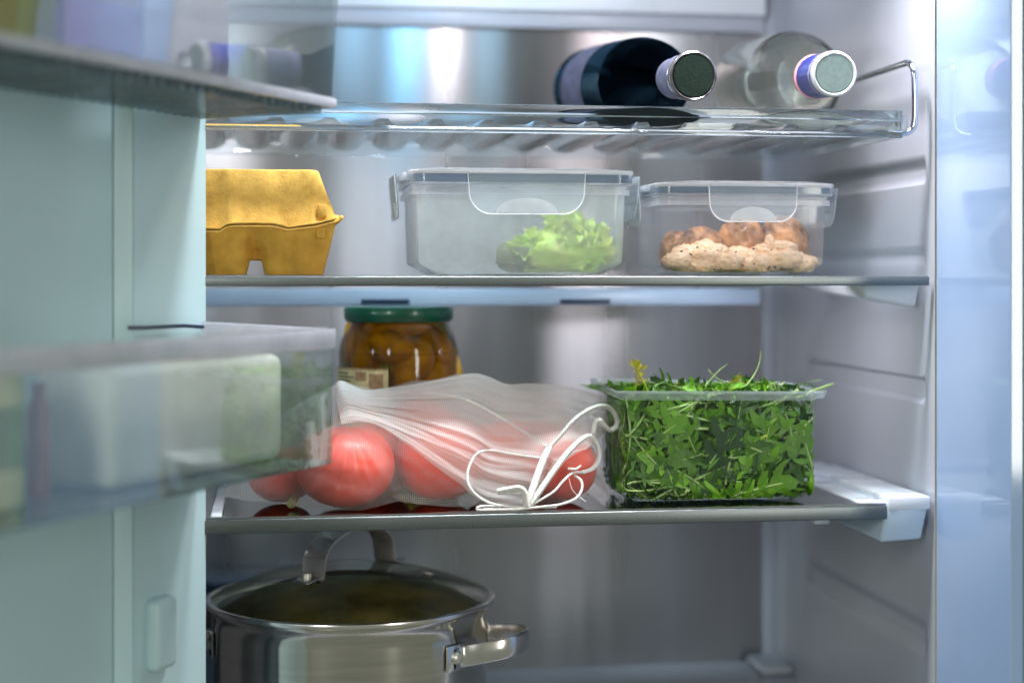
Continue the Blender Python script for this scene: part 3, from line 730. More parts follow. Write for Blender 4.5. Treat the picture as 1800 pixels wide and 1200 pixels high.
# ------------------------------------------------------------ lunch boxes with clip lids
def lunch_box(label, pxl, pxr, py_body_top, py_lid_top, y0, depth, clip, wallm, group, zfoot=0.0006, thumb=True):
    xl = P(pxl, 480, y0).x; xr = P(pxr, 480, y0).x; sc = 1 / (P(pxl + 1, 480, y0).x - P(pxl, 480, y0).x)
    cx_ = (xl + xr) / 2; hx = (xr - xl) / 2; cy_ = y0 + depth / 2; hy = depth / 2
    root = thing('lunch_box', label, 'food container', (cx_, cy_, 0), group)
    zt_ = P((pxl + pxr) / 2, py_body_top, y0).z; zl_ = P((pxl + pxr) / 2, py_lid_top, y0).z
    r = 0.012
    out = [(0.0002, hx - 0.020, hy - 0.018, r), (0.0012, hx - 0.018, hy - 0.016, r), (0.0095, hx - 0.003, hy - 0.003, r), (0.0115, hx - 0.002, hy - 0.002, r), (zt_ - 0.006, hx, hy, r)]
    MB().rrect([(0.0002, 0.0008 + 0, 0.0008, 0.0002)] + out, 8, cx=cx_, cy=cy_).build('tub', wallm, root)
    inn = [(z + 0.0014, a - 0.0014, b - 0.0014, r - 0.001) for z, a, b, r in out[:-1]] + [(zt_ - 0.006, hx - 0.0014, hy - 0.0014, r - .001)]
    # flange steps under the lid
    fl = [(zt_ - 0.0062, hx + 0.0002, hy + 0.0002, r), (zt_ - 0.006, hx + 0.004, hy + 0.004, r + .002), (zt_ - 0.001, hx + 0.004, hy + 0.004, r + .002), (zt_, hx + 0.002, hy + 0.002, r + .002), (zt_ + 0.002, hx + 0.0015, hy + 0.0015, r), (zt_ + 0.003, hx + 0.0045, hy + 0.0045, r + .002)]
    MB().rrect(fl, 8, cx=cx_, cy=cy_).build('tub_flange', 'box_lid', root)
    # lid: skirt with dark seal, then domed top
    h_ = zl_ - zt_
    MB().rrect([(zt_ + 0.0045, hx + 0.0035, hy + 0.0035, r + .002), (zl_ - 0.0065, hx + 0.0037, hy + 0.0037, r + .002)], 8, cx=cx_, cy=cy_).build('seal', 'box_seal', root)
    lid = [(zt_ + 0.003, hx + 0.0055, hy + 0.0055, r + .004), (zt_ + 0.0042, hx + 0.0065, hy + 0.0065, r + .004), (zt_ + 0.0048, hx + 0.0062, hy + 0.0062, r + .004)]
    MB().rrect(lid, 8, cx=cx_, cy=cy_).build('lid_skirt', 'box_lid', root)
    tp = [(zl_ - 0.0075, hx + 0.0062, hy + 0.0062, r + .004), (zl_ - 0.0052, hx + 0.0072, hy + 0.0072, r + .004), (zl_ - 0.0038, hx + 0.0066, hy + 0.0066, r + .004), (zl_ - 0.003, hx + 0.003, hy + 0.003, r + .002), (zl_ - 0.0015, hx - 0.008, hy - 0.008, r), (zl_ - 0.0006, hx * 0.7, hy * 0.7, r), (zl_ , hx * 0.35, hy * 0.35, r), (zl_ + 0.0002, 0.003, 0.003, 0.002)]
    MB().rrect(tp, 8, cx=cx_, cy=cy_, cap1=True).build('lid', 'box_lid_top', root)
    MB().rrect([(zt_ + 0.0049, hx + 0.0060, hy + 0.0060, r + .004), (zl_ - 0.0076, hx + 0.0060, hy + 0.0060, r + .004)], 8, cx=cx_, cy=cy_).build('lid_wall', 'clip_plastic', root)
    # clips
    def clip_obj(w2, zt1, zb1, M, nm='clip'):
        h = zt1 - zb1; rc = min(w2 * 0.42, h * 0.55)
        o = [(-w2, zt1), (w2, zt1), (w2 * 0.98, zb1 + rc)]
        for i in range(1, 9): th = -PI / 2 * i / 9; o.append((w2 * 0.98 - rc + rc * math.cos(th), zb1 + rc + rc * math.sin(th)))
        for i in range(0, 9): th = -PI / 2 - PI / 2 * i / 9; o.append((-w2 * 0.98 + rc + rc * math.cos(th), zb1 + rc + rc * math.sin(th)))
        o.append((-w2 * 0.98, zb1 + rc))
        c = MB().prism(o, 0.0013, M).build(nm, 'clip_plastic', root, smooth=False)
        # raised border
        bt = [M @ Vector((x, -0.0006, z)) for x, z in (o[2:] + [])]
        bt = [M @ Vector((w2, -0.0006, zt1))] + bt + [M @ Vector((-w2, -0.0006, zt1))]
        MB().tube(bt, 0.0005, 6).build('clip_rim', 'clip_edge', c)
        ty = [(w2 * 0.52 * math.cos(PI * i / 20), zb1 + 0.0012 + h * 0.36 * math.sin(PI * i / 20)) for i in range(21)]
        MB().prism(ty, 0.0006, M @ Matrix.Translation((0, -0.0009, 0))).build('thumb_grip', 'clip_frost', c, smooth=False)
        return c
    c0, c1_, cpy0, cpy1 = clip
    ca = P(c0, cpy0, y0 - 0.01); cb = P(c1_, cpy1, y0 - 0.01)
    M = Matrix.Translation(((ca.x + cb.x) / 2, y0 - 0.0095, 0)) @ Matrix.Rotation(R(-1.5), 4, 'X')
    clip_obj((cb.x - ca.x) / 2, ca.z, cb.z, M)
    w2 = (cb.x - ca.x) / 2 * 0.85
    for sx in (-1, 1):
        M = Matrix.Translation((cx_ + sx * (hx + 0.0095), cy_, 0)) @ Matrix.Rotation(sx * PI / 2, 4, 'Z') @ Matrix.Rotation(R(5), 4, 'X')
        clip_obj(w2, zl_ - 0.006, cb.z - 0.003, M @ Matrix.Translation((0, 0, 0)))
    # clip hinges
    for sx in (-1, 1):
        MB().box(*sorted((cx_ + sx * (hx + 0.0055), cx_ + sx * (hx + 0.0105))), cy_ - w2, cy_ + w2, zl_ - 0.010, zl_ - 0.0045).build('clip_hinge', 'box_lid', root, bevel=0.001)
    MB().box(ca.x, cb.x, y0 - 0.0095, y0 - 0.0062, zl_ - 0.0075, zl_ - 0.0050).build('clip_hinge', 'box_lid', root, bevel=0.0008)
    return root, cx_, cy_, hx, hy, zt_
b1, bx1, by1, bhx1, bhy1, bz1 = lunch_box('larger frosted lunch box with green lettuce inside, beside the egg carton side', 733, 1103, 331, 292, 0.012, 0.15, (823, 1030, 303, 377), 'box_wall', 'clip lid lunch boxes')
b1['label'] = 'larger frosted clip lid lunch box with pale green lettuce inside'
b2, bx2, by2, bhx2, bhy2, bz2 = lunch_box('smaller clip lid lunch box with chicken and browned meatballs inside', 1166, 1457, 350, 315, 0.016, 0.125, (1247, 1403, 323, 390), 'box_wall_clear', 'clip lid lunch boxes')

def lump(name, c, r, m, parent=None, amp=0.25, freq=2.2, seed=0, sub=4, ridged=False, lab=None, cat=None, grp=None, rot=0):
    bm = bmesh.new(); bmesh.ops.create_icosphere(bm, subdivisions=sub, radius=1)
    for v in bm.verts:
        d = v.co.copy(); n_ = 0; f_ = freq; a_ = 1
        for o_ in range(4):
            q = noise.noise(d * f_ + Vector((seed * 7.1, seed * 3.3, 0)))
            n_ += a_ * ((1 - 2 * abs(q)) * 0.5 if ridged else q); f_ *= 2; a_ *= 0.55
        v.co = Vector((d.x * r[0], d.y * r[1], d.z * r[2])) * (1 + amp * n_)
    zmin = -r[2] * 0.92
    for v in bm.verts: v.co.z = max(v.co.z, zmin)
    for f_ in bm.faces: f_.smooth = True
    me = bpy.data.meshes.new(name); bm.to_mesh(me); bm.free(); me.materials.append(MATS[m])
    o = bpy.data.objects.new(name, me); col.objects.link(o); o.location = c; o.rotation_euler.z = rot
    if parent: o.parent = parent; o.location = Vector(c) - world_loc(parent)
    if lab: tag(o, lab, cat, grp)
    return o
# lettuce
def sheet(mb_, c, w, h, ax, seed, curl=0.35, n=26):
    """ruffled leaf sheet"""
    rot = Matrix.Rotation(ax[2], 3, 'Z') @ Matrix.Rotation(ax[0], 3, 'X') @ Matrix.Rotation(ax[1], 3, 'Y')
    pts = []
    for i in range(n):
        for j in range(n):
            u = i / (n - 1) * 2 - 1; v = j / (n - 1) * 2 - 1
            x = u * math.sqrt(max(0, 1 - v * v / 2)); y = v * math.sqrt(max(0, 1 - u * u / 2))
            rr = math.hypot(x, y); th = math.atan2(y, x)
            z = curl * rr * rr * 0.6 + 0.24 * rr ** 2 * math.sin(7 * th + seed) + 0.16 * rr ** 2 * math.sin(15 * th + 2 * seed) + 0.1 * noise.noise(Vector((x * 3, y * 3, seed)))
            k = 1 + 0.12 * math.sin(9 * th + seed * 2) + 0.06 * math.sin(17 * th + seed)
            pts.append(Vector(c) + rot @ Vector((x * w * k, y * h * k, z * w)))
    mb_.grid(pts, n, n)
lt = thing('lettuce', 'head of curly pale green lettuce inside the larger lunch box', 'lettuce', tuple(P(985, 460, 0.075)))
zf = 0.0025
c = P(1000, 425, 0.075)
lump('lettuce_heart', (c.x - .004, 0.075, 0.020), (0.036, 0.032, 0.019), 'lettuce', lt, 0.30, 3.0, 3, 4, True)
lump('dark_core', (P(915, 440, 0.08).x, 0.08, 0.016), (0.020, 0.022, 0.015), 'lettuce_dark', lt, 0.35, 3.0, 5, 3, True)  # darker lump at the left of the head
rnd = random.Random(3)
for i in range(46):
    a_ = rnd.uniform(0, 2 * PI); el = rnd.uniform(0, 1) ** .8 * PI / 2; mb = MB()
    cc = (c.x + 0.037 * math.cos(a_) * math.cos(el) - (0.014 if i % 5 == 0 else 0), 0.075 + 0.034 * math.sin(a_) * math.cos(el), 0.010 + 0.032 * math.sin(el) * (1 if math.cos(a_) > -0.3 else 0.75))
    sheet(mb, cc, rnd.uniform(0.012, 0.020), rnd.uniform(0.011, 0.018), (rnd.uniform(-1.2, 1.4), rnd.uniform(-1.1, 1.1), rnd.uniform(0, 6)), i * 1.7, curl=rnd.uniform(.2, .7))
    mb.v = [(x, y, max(z, 0.0022)) for x, y, z in mb.v]
    mb.build('lettuce_leaf', 'lettuce' if i % 4 else 'lettuce_yellow', lt)
# meatballs and chicken
zf = 0.002
for i, (px, py, y, rx, rz_, lab) in enumerate(((1187, 428, 0.10, .014, .019, 'dark browned meatball at the left end of the smaller lunch box'),
        (1232, 425, 0.075, .021, .021, 'golden brown meatball second from the left in the smaller lunch box'),
        (1303, 418, 0.085, .022, .026, 'brown meatball in the middle of the smaller lunch box, behind the chicken'),
        (1376, 416, 0.080, .022, .026, 'darkest meatball at the right end of the smaller lunch box'))):
    p = P(px, py, y)
    lump('meatball', (p.x, y, zf + rz_ * 0.9 + 0.002), (rx, 0.021, rz_), 'meat', None, 0.20, 2.6, i + 20, 5, True, lab, 'meatball', 'browned meatballs', rot=i)
ck = thing('chicken_fillet', 'pale chopped chicken with black pepper in the front of the smaller lunch box', 'chicken', tuple(P(1300, 478, 0.045)))
rnd = random.Random(15)
for i in range(44):
    px = 1198 + 206 * (i % 15) / 14 + rnd.uniform(-7, 7); low = i < 22
    h_ = (462 if low else 444) + rnd.uniform(-9, 9) - 9 * math.exp(-((px - 1240) / 22) ** 2) - 8 * math.exp(-((px - 1372) / 22) ** 2) + (8 if (not low and (px < 1225 or px > 1375)) else 0) + (5 if not low and 1290 < px < 1345 else 0)
    y_ = 0.040 + rnd.uniform(-.004, .006) + (0 if low else .010); p = P(px, h_ + 6, y_)
    rx = rnd.uniform(.007, .014); rz_ = rnd.uniform(.005, .0085)
    lump('chicken_piece', (p.x, y_, max(p.z, zf + rz_ * 1.0)), (rx, 0.011, rz_), 'chicken', ck, 0.50, 2.8, i + 40, 4, True, rot=rnd.uniform(-.5, .5))
p = P(1353, 432, 0.045); lump('chicken_piece', (p.x, 0.045, p.z), (.0045, .005, .009), 'chicken', ck, 0.3, 2.4, 88, 4, True)
lump('sauce', (P(1290, 478, 0.05).x, 0.058, zf + 0.0028), (0.050, 0.03, 0.003), 'sauce', ck, 0.1, 2, 60, 3)
rnd = random.Random(5)
for i in range(26):
    p = P(rnd.uniform(1195, 1405), rnd.uniform(432, 476), 0.026 + rnd.uniform(0, 0.004))
    s_ = rnd.uniform(0.0005, 0.0011)
    lump('pepper_flake', p, (s_ * 1.6, s_, s_), 'pepper', ck, 0.3, 2, i, 1)

# ------------------------------------------------------------ pickle jar
jp = P(701, 690, 0.195); jc = Vector((jp.x, 0.195, ZS + 0.0005))
jr = P(807, 620, 0.195).x - jp.x
ztl = P(700, 536, 0.195).z - jc.z; zll = P(700, 559, 0.195).z - jc.z
jar = thing('pickle_jar', 'glass jar of brown pickled cucumbers with a green screw lid', 'jar', tuple(jc))
neck = jr * 0.86
jprof = [(0.0005, 0.004), (jr * .8, 0.002), (jr * .93, 0.006), (jr, 0.02), (jr, zll - 0.046), (jr * .995, zll - 0.034), (jr * .95, zll - 0.022), (jr * .87, zll - 0.010), (neck * .96, zll - 0.003), (neck * .97, zll + 0.006)]
jprof = [(p.x, p.y) for p in smooth_path([(r, h, 0) for r, h in jprof], 4)]
MB().lathe(jprof, 72, jc).build('glass_body', 'jar_glass', jar)
MB().lathe([(0.0005, 0.006)] + [(max(.0005, r - 0.0012), h + 0.001) for r, h in jprof[4:-3]] + [(0.0005, zll - 0.002)], 64, jc).build('brine', 'brine', jar)
MB().lathe([(neck * 1.0, zll - 0.003), (neck * 1.045, zll), (neck * 1.05, ztl - 0.005), (neck * 1.03, ztl - 0.0022), (neck * .98, ztl - 0.001), (neck * .9, ztl - 0.0018), (0.0005, ztl - 0.0018)], 72, jc).build('screw_lid', 'jar_lid', jar)
# label on the front left of the jar
mb = MB(); pts = []; n_ = 24
thA = math.asin(max(-1, (P(594, 650, .14).x - jc.x) / jr * 0.985)); thB = math.asin((P(682, 650, .14).x - jc.x) / jr)
zA = P(640, 648, 0.145).z - jc.z
for i in range(n_):
    th = thA + (thB - thA) * i / (n_ - 1)
    for z in (0.03, zA): pts.append((jc.x + (jr + .0006) * math.sin(th), jc.y - (jr + .0006) * math.cos(th), jc.z + z))
mb.grid(pts, n_, 2); lab_ = mb.build('paper_label', 'paper_label', jar)
def arc_patch(t0, t1, z0, z1, m, nm, rr):
    mb = MB(); pts = []
    for i in range(10):
        th = thA + (thB - thA) * (t0 + (t1 - t0) * i / 9)
        for z in (z0, z1): pts.append((jc.x + (jr + rr) * math.sin(th), jc.y - (jr + rr) * math.cos(th), jc.z + z))
    mb.grid(pts, 10, 2); return mb.build(nm, m, lab_)
for k in range(9): arc_patch(0.15, 0.42 + 0.06 * ((k * 5) % 3), zA - 0.006 - k * 0.0035, zA - 0.0045 - k * 0.0035, 'ink_dark', 'printed_line', 0.0009)
arc_patch(0.0, 1.0, zA - 0.0016, zA - 0.0002, 'ink_brown', 'label_border', 0.0008)
arc_patch(0.56, 0.72, zA - 0.012, zA - 0.003, 'ink_brown', 'label_picture', 0.0009)
arc_patch(0.76, 0.94, zA - 0.024, zA - 0.005, 'ink_brown', 'label_picture', 0.0009)
def gherkin(c, ln, r, ax, seed, label):
    ax = Vector(ax).normalized(); side = ax.orthogonal().normalized(); pts = []; rad = []
    for i in range(14):
        t = i / 13; s_ = math.sin(PI * min(1, max(0, t))) ** 0.42 if 0 < t < 1 else 0.03
        pts.append(Vector(c) + ax * (t - .5) * ln + side * 0.006 * math.sin(PI * t)); rad.append(r * s_ * (1 + 0.06 * noise.noise(Vector((t * 5, seed, 0)))))
    o = MB().tube(pts, rad, 18).build('gherkin', 'pickle', origin=c)
    tag(o, label, 'pickle', 'pickled cucumbers in the jar')
s_j = 1 / 1800
rnd = random.Random(11)
gh = [((700, 577), .07, .013, (1, .1, .02), 'long pickle lying flat under the green lid'), ((768, 625), .075, .0155, (-.55, 0, .9), 'slanting bright yellow pickle at the right side of the jar'),
      ((690, 618), .055, .0185, (.8, .1, -.35), 'plump pickle in the middle of the jar'), ((728, 635), .05, .016, (.25, .1, .9), 'pickle seen end on behind the glass glare'),
      ((705, 668), .05, .016, (.1, .05, 1), 'upright pickle low in the jar beside the label'), ((640, 615), .06, .017, (.1, .05, 1), 'dark pickle at the left side of the jar'),
      ((755, 672), .05, .015, (.8, .1, .3), 'pickle low at the right, just above the bag'), ((617, 600), .045, .012, (.05, .05, 1), 'thin pickle at the left glass wall of the jar')]
for i, ((px, py), ln, r, ax, lab) in enumerate(gh):
    p = P(px, py, 0.195)
    dx_ = p.x - jc.x; yy_ = 0.195 - math.sqrt(max(0.0001, (jr * .93 - r) ** 2 - dx_ ** 2)) * (0.92 if i not in (0,) else 0.7)
    p = P(px, py, yy_); gherkin(p, ln, r, ax, i, lab)

# ------------------------------------------------------------ tomatoes
toms = []
def tomato(px, y, r, hz, zlift, label, seed):
    p = P(px, 800, y); c = Vector((p.x, y, ZS + 0.0012 + hz + zlift))
    prof = []
    n = 26
    for i in range(n + 1):
        ph = -PI / 2 + PI * i / n
        rr = r * math.cos(ph) ** 0.92 if 0 < i < n else 0.0004
        h = hz * math.sin(ph) - (0.16 * hz * math.exp(-((1 - math.sin(ph)) / 0.10)) if math.sin(ph) > 0.4 else 0)
        prof.append((max(rr, 0.0004), h))
    mb = MB().lathe(prof, 40)
    vs = []
    for x, yv, z in mb.v:
        th = math.atan2(yv, x); k = 1 + 0.02 * math.cos(5 * th + seed) + 0.012 * math.cos(3 * th + 2 * seed)
        vs.append((x * k, yv * k, z))
    mb.v = vs
    o = mb.build('tomato', 'tomato'); o.location = c
    o.rotation_euler = (R(12) * math.sin(seed * 3), R(10) * math.cos(seed * 2), seed)
    tag(o, label, 'tomato', 'tomatoes in the mesh bag')
    toms.append((c, r, hz))
    return o
tomato(607, 0.044, 0.0445, 0.0375, 0, 'largest tomato at the front left of the mesh bag', 1)
tomato(496, 0.085, 0.032, 0.026, 0, 'small tomato at the far left of the mesh bag beside a stalk', 2)
tomato(775, 0.075, 0.043, 0.039, 0, 'tomato in the middle of the front row of the mesh bag', 3)
tomato(985, 0.060, 0.034, 0.031, 0, 'small tomato behind the drawstring at the right of the bag', 4)
tomato(880, 0.100, 0.040, 0.037, 0, 'tomato under the seam, between the middle and right ones in the bag', 5)
tomato(665, 0.132, 0.036, 0.034, 0, 'tomato hidden behind the largest one in the mesh bag', 6)
tomato(745, 0.115, 0.030, 0.020, 0.050, 'topmost tomato resting on the others in the mesh bag', 7)
tomato(945, 0.135, 0.036, 0.034, 0, 'tomato at the back right of the mesh bag', 8)
p = P(512, 880, 0.035)
st = MB().tube([(p.x, 0.035, ZS + 0.0060), (p.x + 0.004, 0.06, ZS + 0.008), (p.x + 0.006, 0.075, ZS + 0.012)], [0.0042, 0.0036, 0.003], 12).build('tomato_stalk', 'stem')
tag(st, 'cut pale green stalk on the shelf left of the largest tomato', 'stalk')

# ------------------------------------------------------------ mesh bag
bag = thing('mesh_bag', 'white mesh drawstring bag full of red tomatoes', 'mesh bag', tuple(P(760, 890, 0.08)))
def interp(pts, x):
    xs = [p[0] for p in pts]; return float(np.interp(x, xs, [p[1] for p in pts]))
def front_depth(X, Z, inflate=0.0016):
    """frontmost surface of the tomatoes at X, Z as seen from the front (array)"""
    Yo = np.full_like(X, 9.0)
    for c, r, h in toms:
        q = 1 - ((X - c.x) / (r + inflate)) ** 2 - ((Z - c.z) / (h + inflate)) ** 2
        yy = c.y - (r + inflate) * np.sqrt(np.clip(q, 0, 1))
        Yo = np.where(q > 0, np.minimum(Yo, yy), Yo)
    return Yo
def relax(X, Z, Y0, fixed, it=260, extra=0.0):
    Y = Y0.copy(); ob = front_depth(X, Z) - extra - 0.0012
    for _ in range(it):
        A = Y.copy()
        A[1:-1, 1:-1] = 0.25 * (Y[:-2, 1:-1] + Y[2:, 1:-1] + Y[1:-1, :-2] + Y[1:-1, 2:])
        A[0, 1:-1] = 0.5 * (A[1, 1:-1] + Y[0, 1:-1]); A[-1, 1:-1] = 0.5 * (A[-2, 1:-1] + Y[-1, 1:-1])
        A = np.minimum(A, ob)
        Y = np.where(fixed, np.minimum(Y0, ob), A)
    return Y
def fab(name, X, Y, Z, m, parent, seam_=None):
    nu, nv = X.shape
    me = bpy.data.meshes.new(name)
    pts = np.stack([X, Y, Z], -1).reshape(-1, 3)
    fs = [(i * nv + j, (i + 1) * nv + j, (i + 1) * nv + j + 1, i * nv + j + 1) for i in range(nu - 1) for j in range(nv - 1)]
    me.from_pydata([tuple(p) for p in pts], [], fs)
    du = np.sqrt(np.diff(X, axis=0) ** 2 + np.diff(Y, axis=0) ** 2 + np.diff(Z, axis=0) ** 2).mean(1)
    dv = np.sqrt(np.diff(X, axis=1) ** 2 + np.diff(Y, axis=1) ** 2 + np.diff(Z, axis=1) ** 2).mean(0)
    U = np.concatenate([[0], np.cumsum(du)]); V = np.concatenate([[0], np.cumsum(dv)])
    uv = me.uv_layers.new(name='UVMap')
    for poly in me.polygons:
        for li in poly.loop_indices:
            vi = me.loops[li].vertex_index
            uv.data[li].uv = (U[vi // nv], V[vi % nv])
    me.polygons.foreach_set('use_smooth', [True] * len(me.polygons))
    me.materials.append(MATS[m])
    o = bpy.data.objects.new(name, me); col.objects.link(o)
    if parent: o.location = -world_loc(parent); o.parent = parent
    return o
# inner layer: everything from the left end to the right tomato, wrapped front -> top -> back
topc = [(395, 862), (430, 800), (480, 740), (540, 700), (582, 680), (597, 668), (620, 676), (655, 684), (690, 680), (725, 670), (762, 668), (800, 658), (826, 656), (855, 660), (890, 676), (940, 690), (985, 712), (1020, 750), (1040, 800), (1046, 850)]
botc = [(395, 872), (440, 880), (500, 885), (540, 893), (590, 899), (630, 898), (665, 889), (700, 880), (745, 886), (790, 890), (850, 888), (930, 888), (1000, 880), (1046, 872)]
NU, NV = 170, 70
X = np.zeros((NU, NV)); Z = np.zeros((NU, NV)); Y0 = np.zeros((NU, NV)); fixed = np.zeros((NU, NV), bool)
for i in range(NU):
    px = 395 + (1046 - 395) * i / (NU - 1)
    yt = 0.125; yb = 0.018 + 0.03 * abs(i / NU - 0.4)
    tpt = P(px, interp(topc, px), yt); bz_ = max(ZS + 0.0012, P(px, interp(botc, px), yb).z)
    xb_ = P(px, 800, yb).x
    for j in range(NV):
        t = j / (NV - 1)
        X[i, j] = xb_ + (tpt.x - xb_) * t
        Z[i, j] = bz_ + (tpt.z - bz_) * t
        Y0[i, j] = yb + (yt - yb) * (t ** 1.5)
fixed[:, -1] = True
Y = relax(X, Z, Y0, fixed)
# gathers that run down from the knot over the large tomato
kn = P(612, 742, 0.02)
for a_, w_, ln_, amp_ in ((1.48, .045, .05, .0030), (1.25, .03, .07, .0018), (1.75, .03, .09, .0022), (1.0, .05, .09, .0016), (2.1, .04, .09, .002), (2.5, .05, .12, .003), (0.6, .04, .12, .0025)):
    dx_ = X - kn.x; dz_ = -(Z - kn.z); ang = np.arctan2(dz_, dx_); rr_ = np.hypot(dx_, dz_)
    Y -= amp_ * np.exp(-((ang - a_) / (w_ + .0008 / np.maximum(rr_, .002))) ** 2) * np.exp(-(rr_ / ln_) ** 2) * ss(0.002, 0.012, rr_)
# random soft ripples
NZV = np.array([[noise.noise(Vector((X[i, j] * 28, Z[i, j] * 50, 2.0))) + 0.5 * noise.noise(Vector((X[i, j] * 70, Z[i, j] * 110, 5.0))) for j in range(NV)] for i in range(NU)])
Y -= 0.0022 * np.abs(NZV)
fab('front_cloth', X, Y, Z, 'net', bag)
# back and top of the bag
Xb = np.zeros((NU, 40)); Yb = np.zeros((NU, 40)); Zb = np.zeros((NU, 40))
for i in range(NU):
    for j in range(40):
        t = j / 39
        Xb[i, j] = X[i, -1]; 
        yt = Y[i, -1]; zt2 = Z[i, -1]; hgt = zt2 - ZS - 0.0012
        Yb[i, j] = yt + 0.065 * math.sin(min(1, t * 1.3) * PI / 2) + 0.004 * noise.noise(Vector((Xb[i, j] * 40, t * 4, 1)))
        Zb[i, j] = ZS + 0.0012 + hgt * (1 - t ** 1.8)
fab('back_cloth', Xb, Yb, Zb, 'net', bag)
# outer layer: folded-over upper part, fanning out from the knot
top2 = [(588, 690), (597, 668), (640, 684), (690, 680), (762, 668), (826, 656), (855, 660), (890, 674), (930, 673), (985, 677), (1030, 687), (1058, 697), (1078, 722), (1084, 745)]
low2 = [(600, 745), (615, 742), (640, 742), (668, 750), (700, 770), (740, 799), (780, 830), (812, 852), (826, 866), (850, 880), (890, 886), (930, 884), (938, 850), (950, 812)]
NU2, NV2 = 200, 90
t2 = smooth_path([(x, y, 0) for x, y in top2], 16); l2 = smooth_path([(x, y, 0) for x, y in low2], 16)
def resamp(path, n):
    d = np.array([0] + [ (b - a).length for a, b in zip(path, path[1:])]); s = np.cumsum(d); s /= s[-1]
    q = np.linspace(0, 1, n); return np.stack([np.interp(q, s, [p.x for p in path]), np.interp(q, s, [p.y for p in path])], -1)
T2 = resamp(t2, NU2); B2 = resamp(l2, NU2)
X = np.zeros((NU2, NV2)); Z = X.copy(); Y0 = X.copy(); VV = X.copy(); UU = X.copy()
for i in range(NU2):
    u = i / (NU2 - 1)
    for j in range(NV2):
        v = j / (NV2 - 1)     # 0 top, 1 low
        px = T2[i, 0] + (B2[i, 0] - T2[i, 0]) * v; py = T2[i, 1] + (B2[i, 1] - T2[i, 1]) * v
        # right end bulges outward like an open mouth
        px += 14 * (u ** 8) * math.sin(PI * v)
        y = 0.115 - 0.095 * v ** 0.8
        p = P(px, py, y); X[i, j] = p.x; Z[i, j] = max(p.z, ZS + 0.002); Y0[i, j] = y; VV[i, j] = v; UU[i, j] = u
fixed = np.zeros_like(X, bool); fixed[:, 0] = True
Y = relax(X, Z, Y0, fixed, 160, 0.004)
Y -= 0.003
fold = np.zeros_like(X)
rnd = random.Random(21)
for k in range(15):
    v0 = 0.04 + 0.93 * k / 14 + rnd.uniform(-.02, .02); wv = rnd.uniform(.008, .035); am = rnd.uniform(.0008, .0042)
    bend = rnd.uniform(-.09, .09); ph = rnd.uniform(0, 6); u0 = rnd.uniform(0.0, 0.1); u1 = rnd.uniform(0.5, 1.0)
    cen = v0 + bend * np.sin(UU * 4 + ph)
    fold += am * np.exp(-((VV - cen) / wv) ** 2) * ss(u0, u0 + .08, UU) * (1 - ss(u1, u1 + .25, UU))
NZV = np.array([[noise.noise(Vector((UU[i, j] * 5, VV[i, j] * 16, 3.0))) for j in range(NV2)] for i in range(NU2)])
Y -= fold + 0.0025 * np.abs(NZV) + 0.012 * np.sin(np.clip(UU * 1.0, 0, 1) * PI) * (1 - VV) * VV
fab('folded_cloth', X, Y, Z, 'net_flap', bag)
# hems, seam and cords
def pxpath(pts, y, k=8): return smooth_path([P(a[0], a[1], (a[2] if len(a) > 2 else y)) for a in pts], k)
def yat(px, py):
    """front of the outer layer near this pixel"""
    best = None
    d = (T2[:, 0] - px) ** 2
    p = P(px, py, 0.03); q = (X - p.x) ** 2 + (Z - p.z) ** 2; k = np.unravel_index(np.argmin(q), q.shape); return float(Y[k])
def on_cloth(pts, lift=0.002): return [(a, b, yat(a, b) - lift) for a, b in pts]
seam_pts = on_cloth([(690, 692), (740, 690), (790, 695), (830, 707), (875, 731), (915, 756), (945, 774), (963, 786)], 0.0012)
MB().tube(pxpath(seam_pts, 0.03), 0.0012, 8).build('seam', 'cord', bag)
def strap(pts, w_, t_, nm='hem', y=0.03): MB().tube(pxpath(pts, y), 0.001, 12, flat=(t_, w_)).build(nm, 'cord', bag)
strap([(929, 884, .000), (934, 866, .001), (943, 840, .004), (952, 815, .008), (961, 795, .012), (966, 786, .015)], 0.0034, 0.0014)
strap([(966, 786, .015), (985, 765, .018), (1005, 742, .024), (1028, 724, .03), (1052, 714, .04), (1070, 716, .05), (1082, 730, .055), (1084, 746, .055), (1074, 756, .05), (1064, 748, .045), (1055, 738, .04), (1047, 742, .04), (1043, 762, .04)], 0.0021, 0.0016)
strap([(934, 884, -.001), (948, 864, .000), (966, 838, .004), (985, 812, .008), (1003, 790, .012), (1022, 772, .016), (1037, 766, .02), (1048, 778, .024), (1053, 796, .026), (1050, 812, .026), (1040, 824, .024), (1022, 830, .02)], 0.0026, 0.0017)
strap([(875, 864, .001), (895, 860, -.001), (912, 858, -.002), (921, 864, -.003), (924, 878, -.003), (926, 890, -.003)], 0.0034, 0.0016)
mb = MB()
cords = [[(926, 891, -.001), (895, 890, -.001), (862, 884, -.001), (838, 870, .0), (824, 852, .002), (822, 832, .006), (828, 812, .010), (840, 796, .014), (862, 791, .016), (890, 796, .016), (925, 801, .015), (960, 806, .014)],
         [(1022, 830, .018), (1005, 832, .012), (990, 845, .006), (975, 862, .003), (955, 875, .0), (930, 888, -.002), (900, 896, -.002), (870, 899, -.002), (845, 898, -.001), (838, 893, .002), (850, 889, .006), (880, 890, .008)],
         [(1010, 835, .014), (1022, 845, .010), (1022, 862, .006), (1010, 877, .002), (985, 886, -.001), (955, 890, -.002), (925, 893, -.003), (885, 896, -.002), (850, 893, .0)],
         [(998, 823, .012), (1012, 824, .012), (1021, 818, .014)], [(930, 889, .0), (960, 892, .004), (978, 898, .006)]]
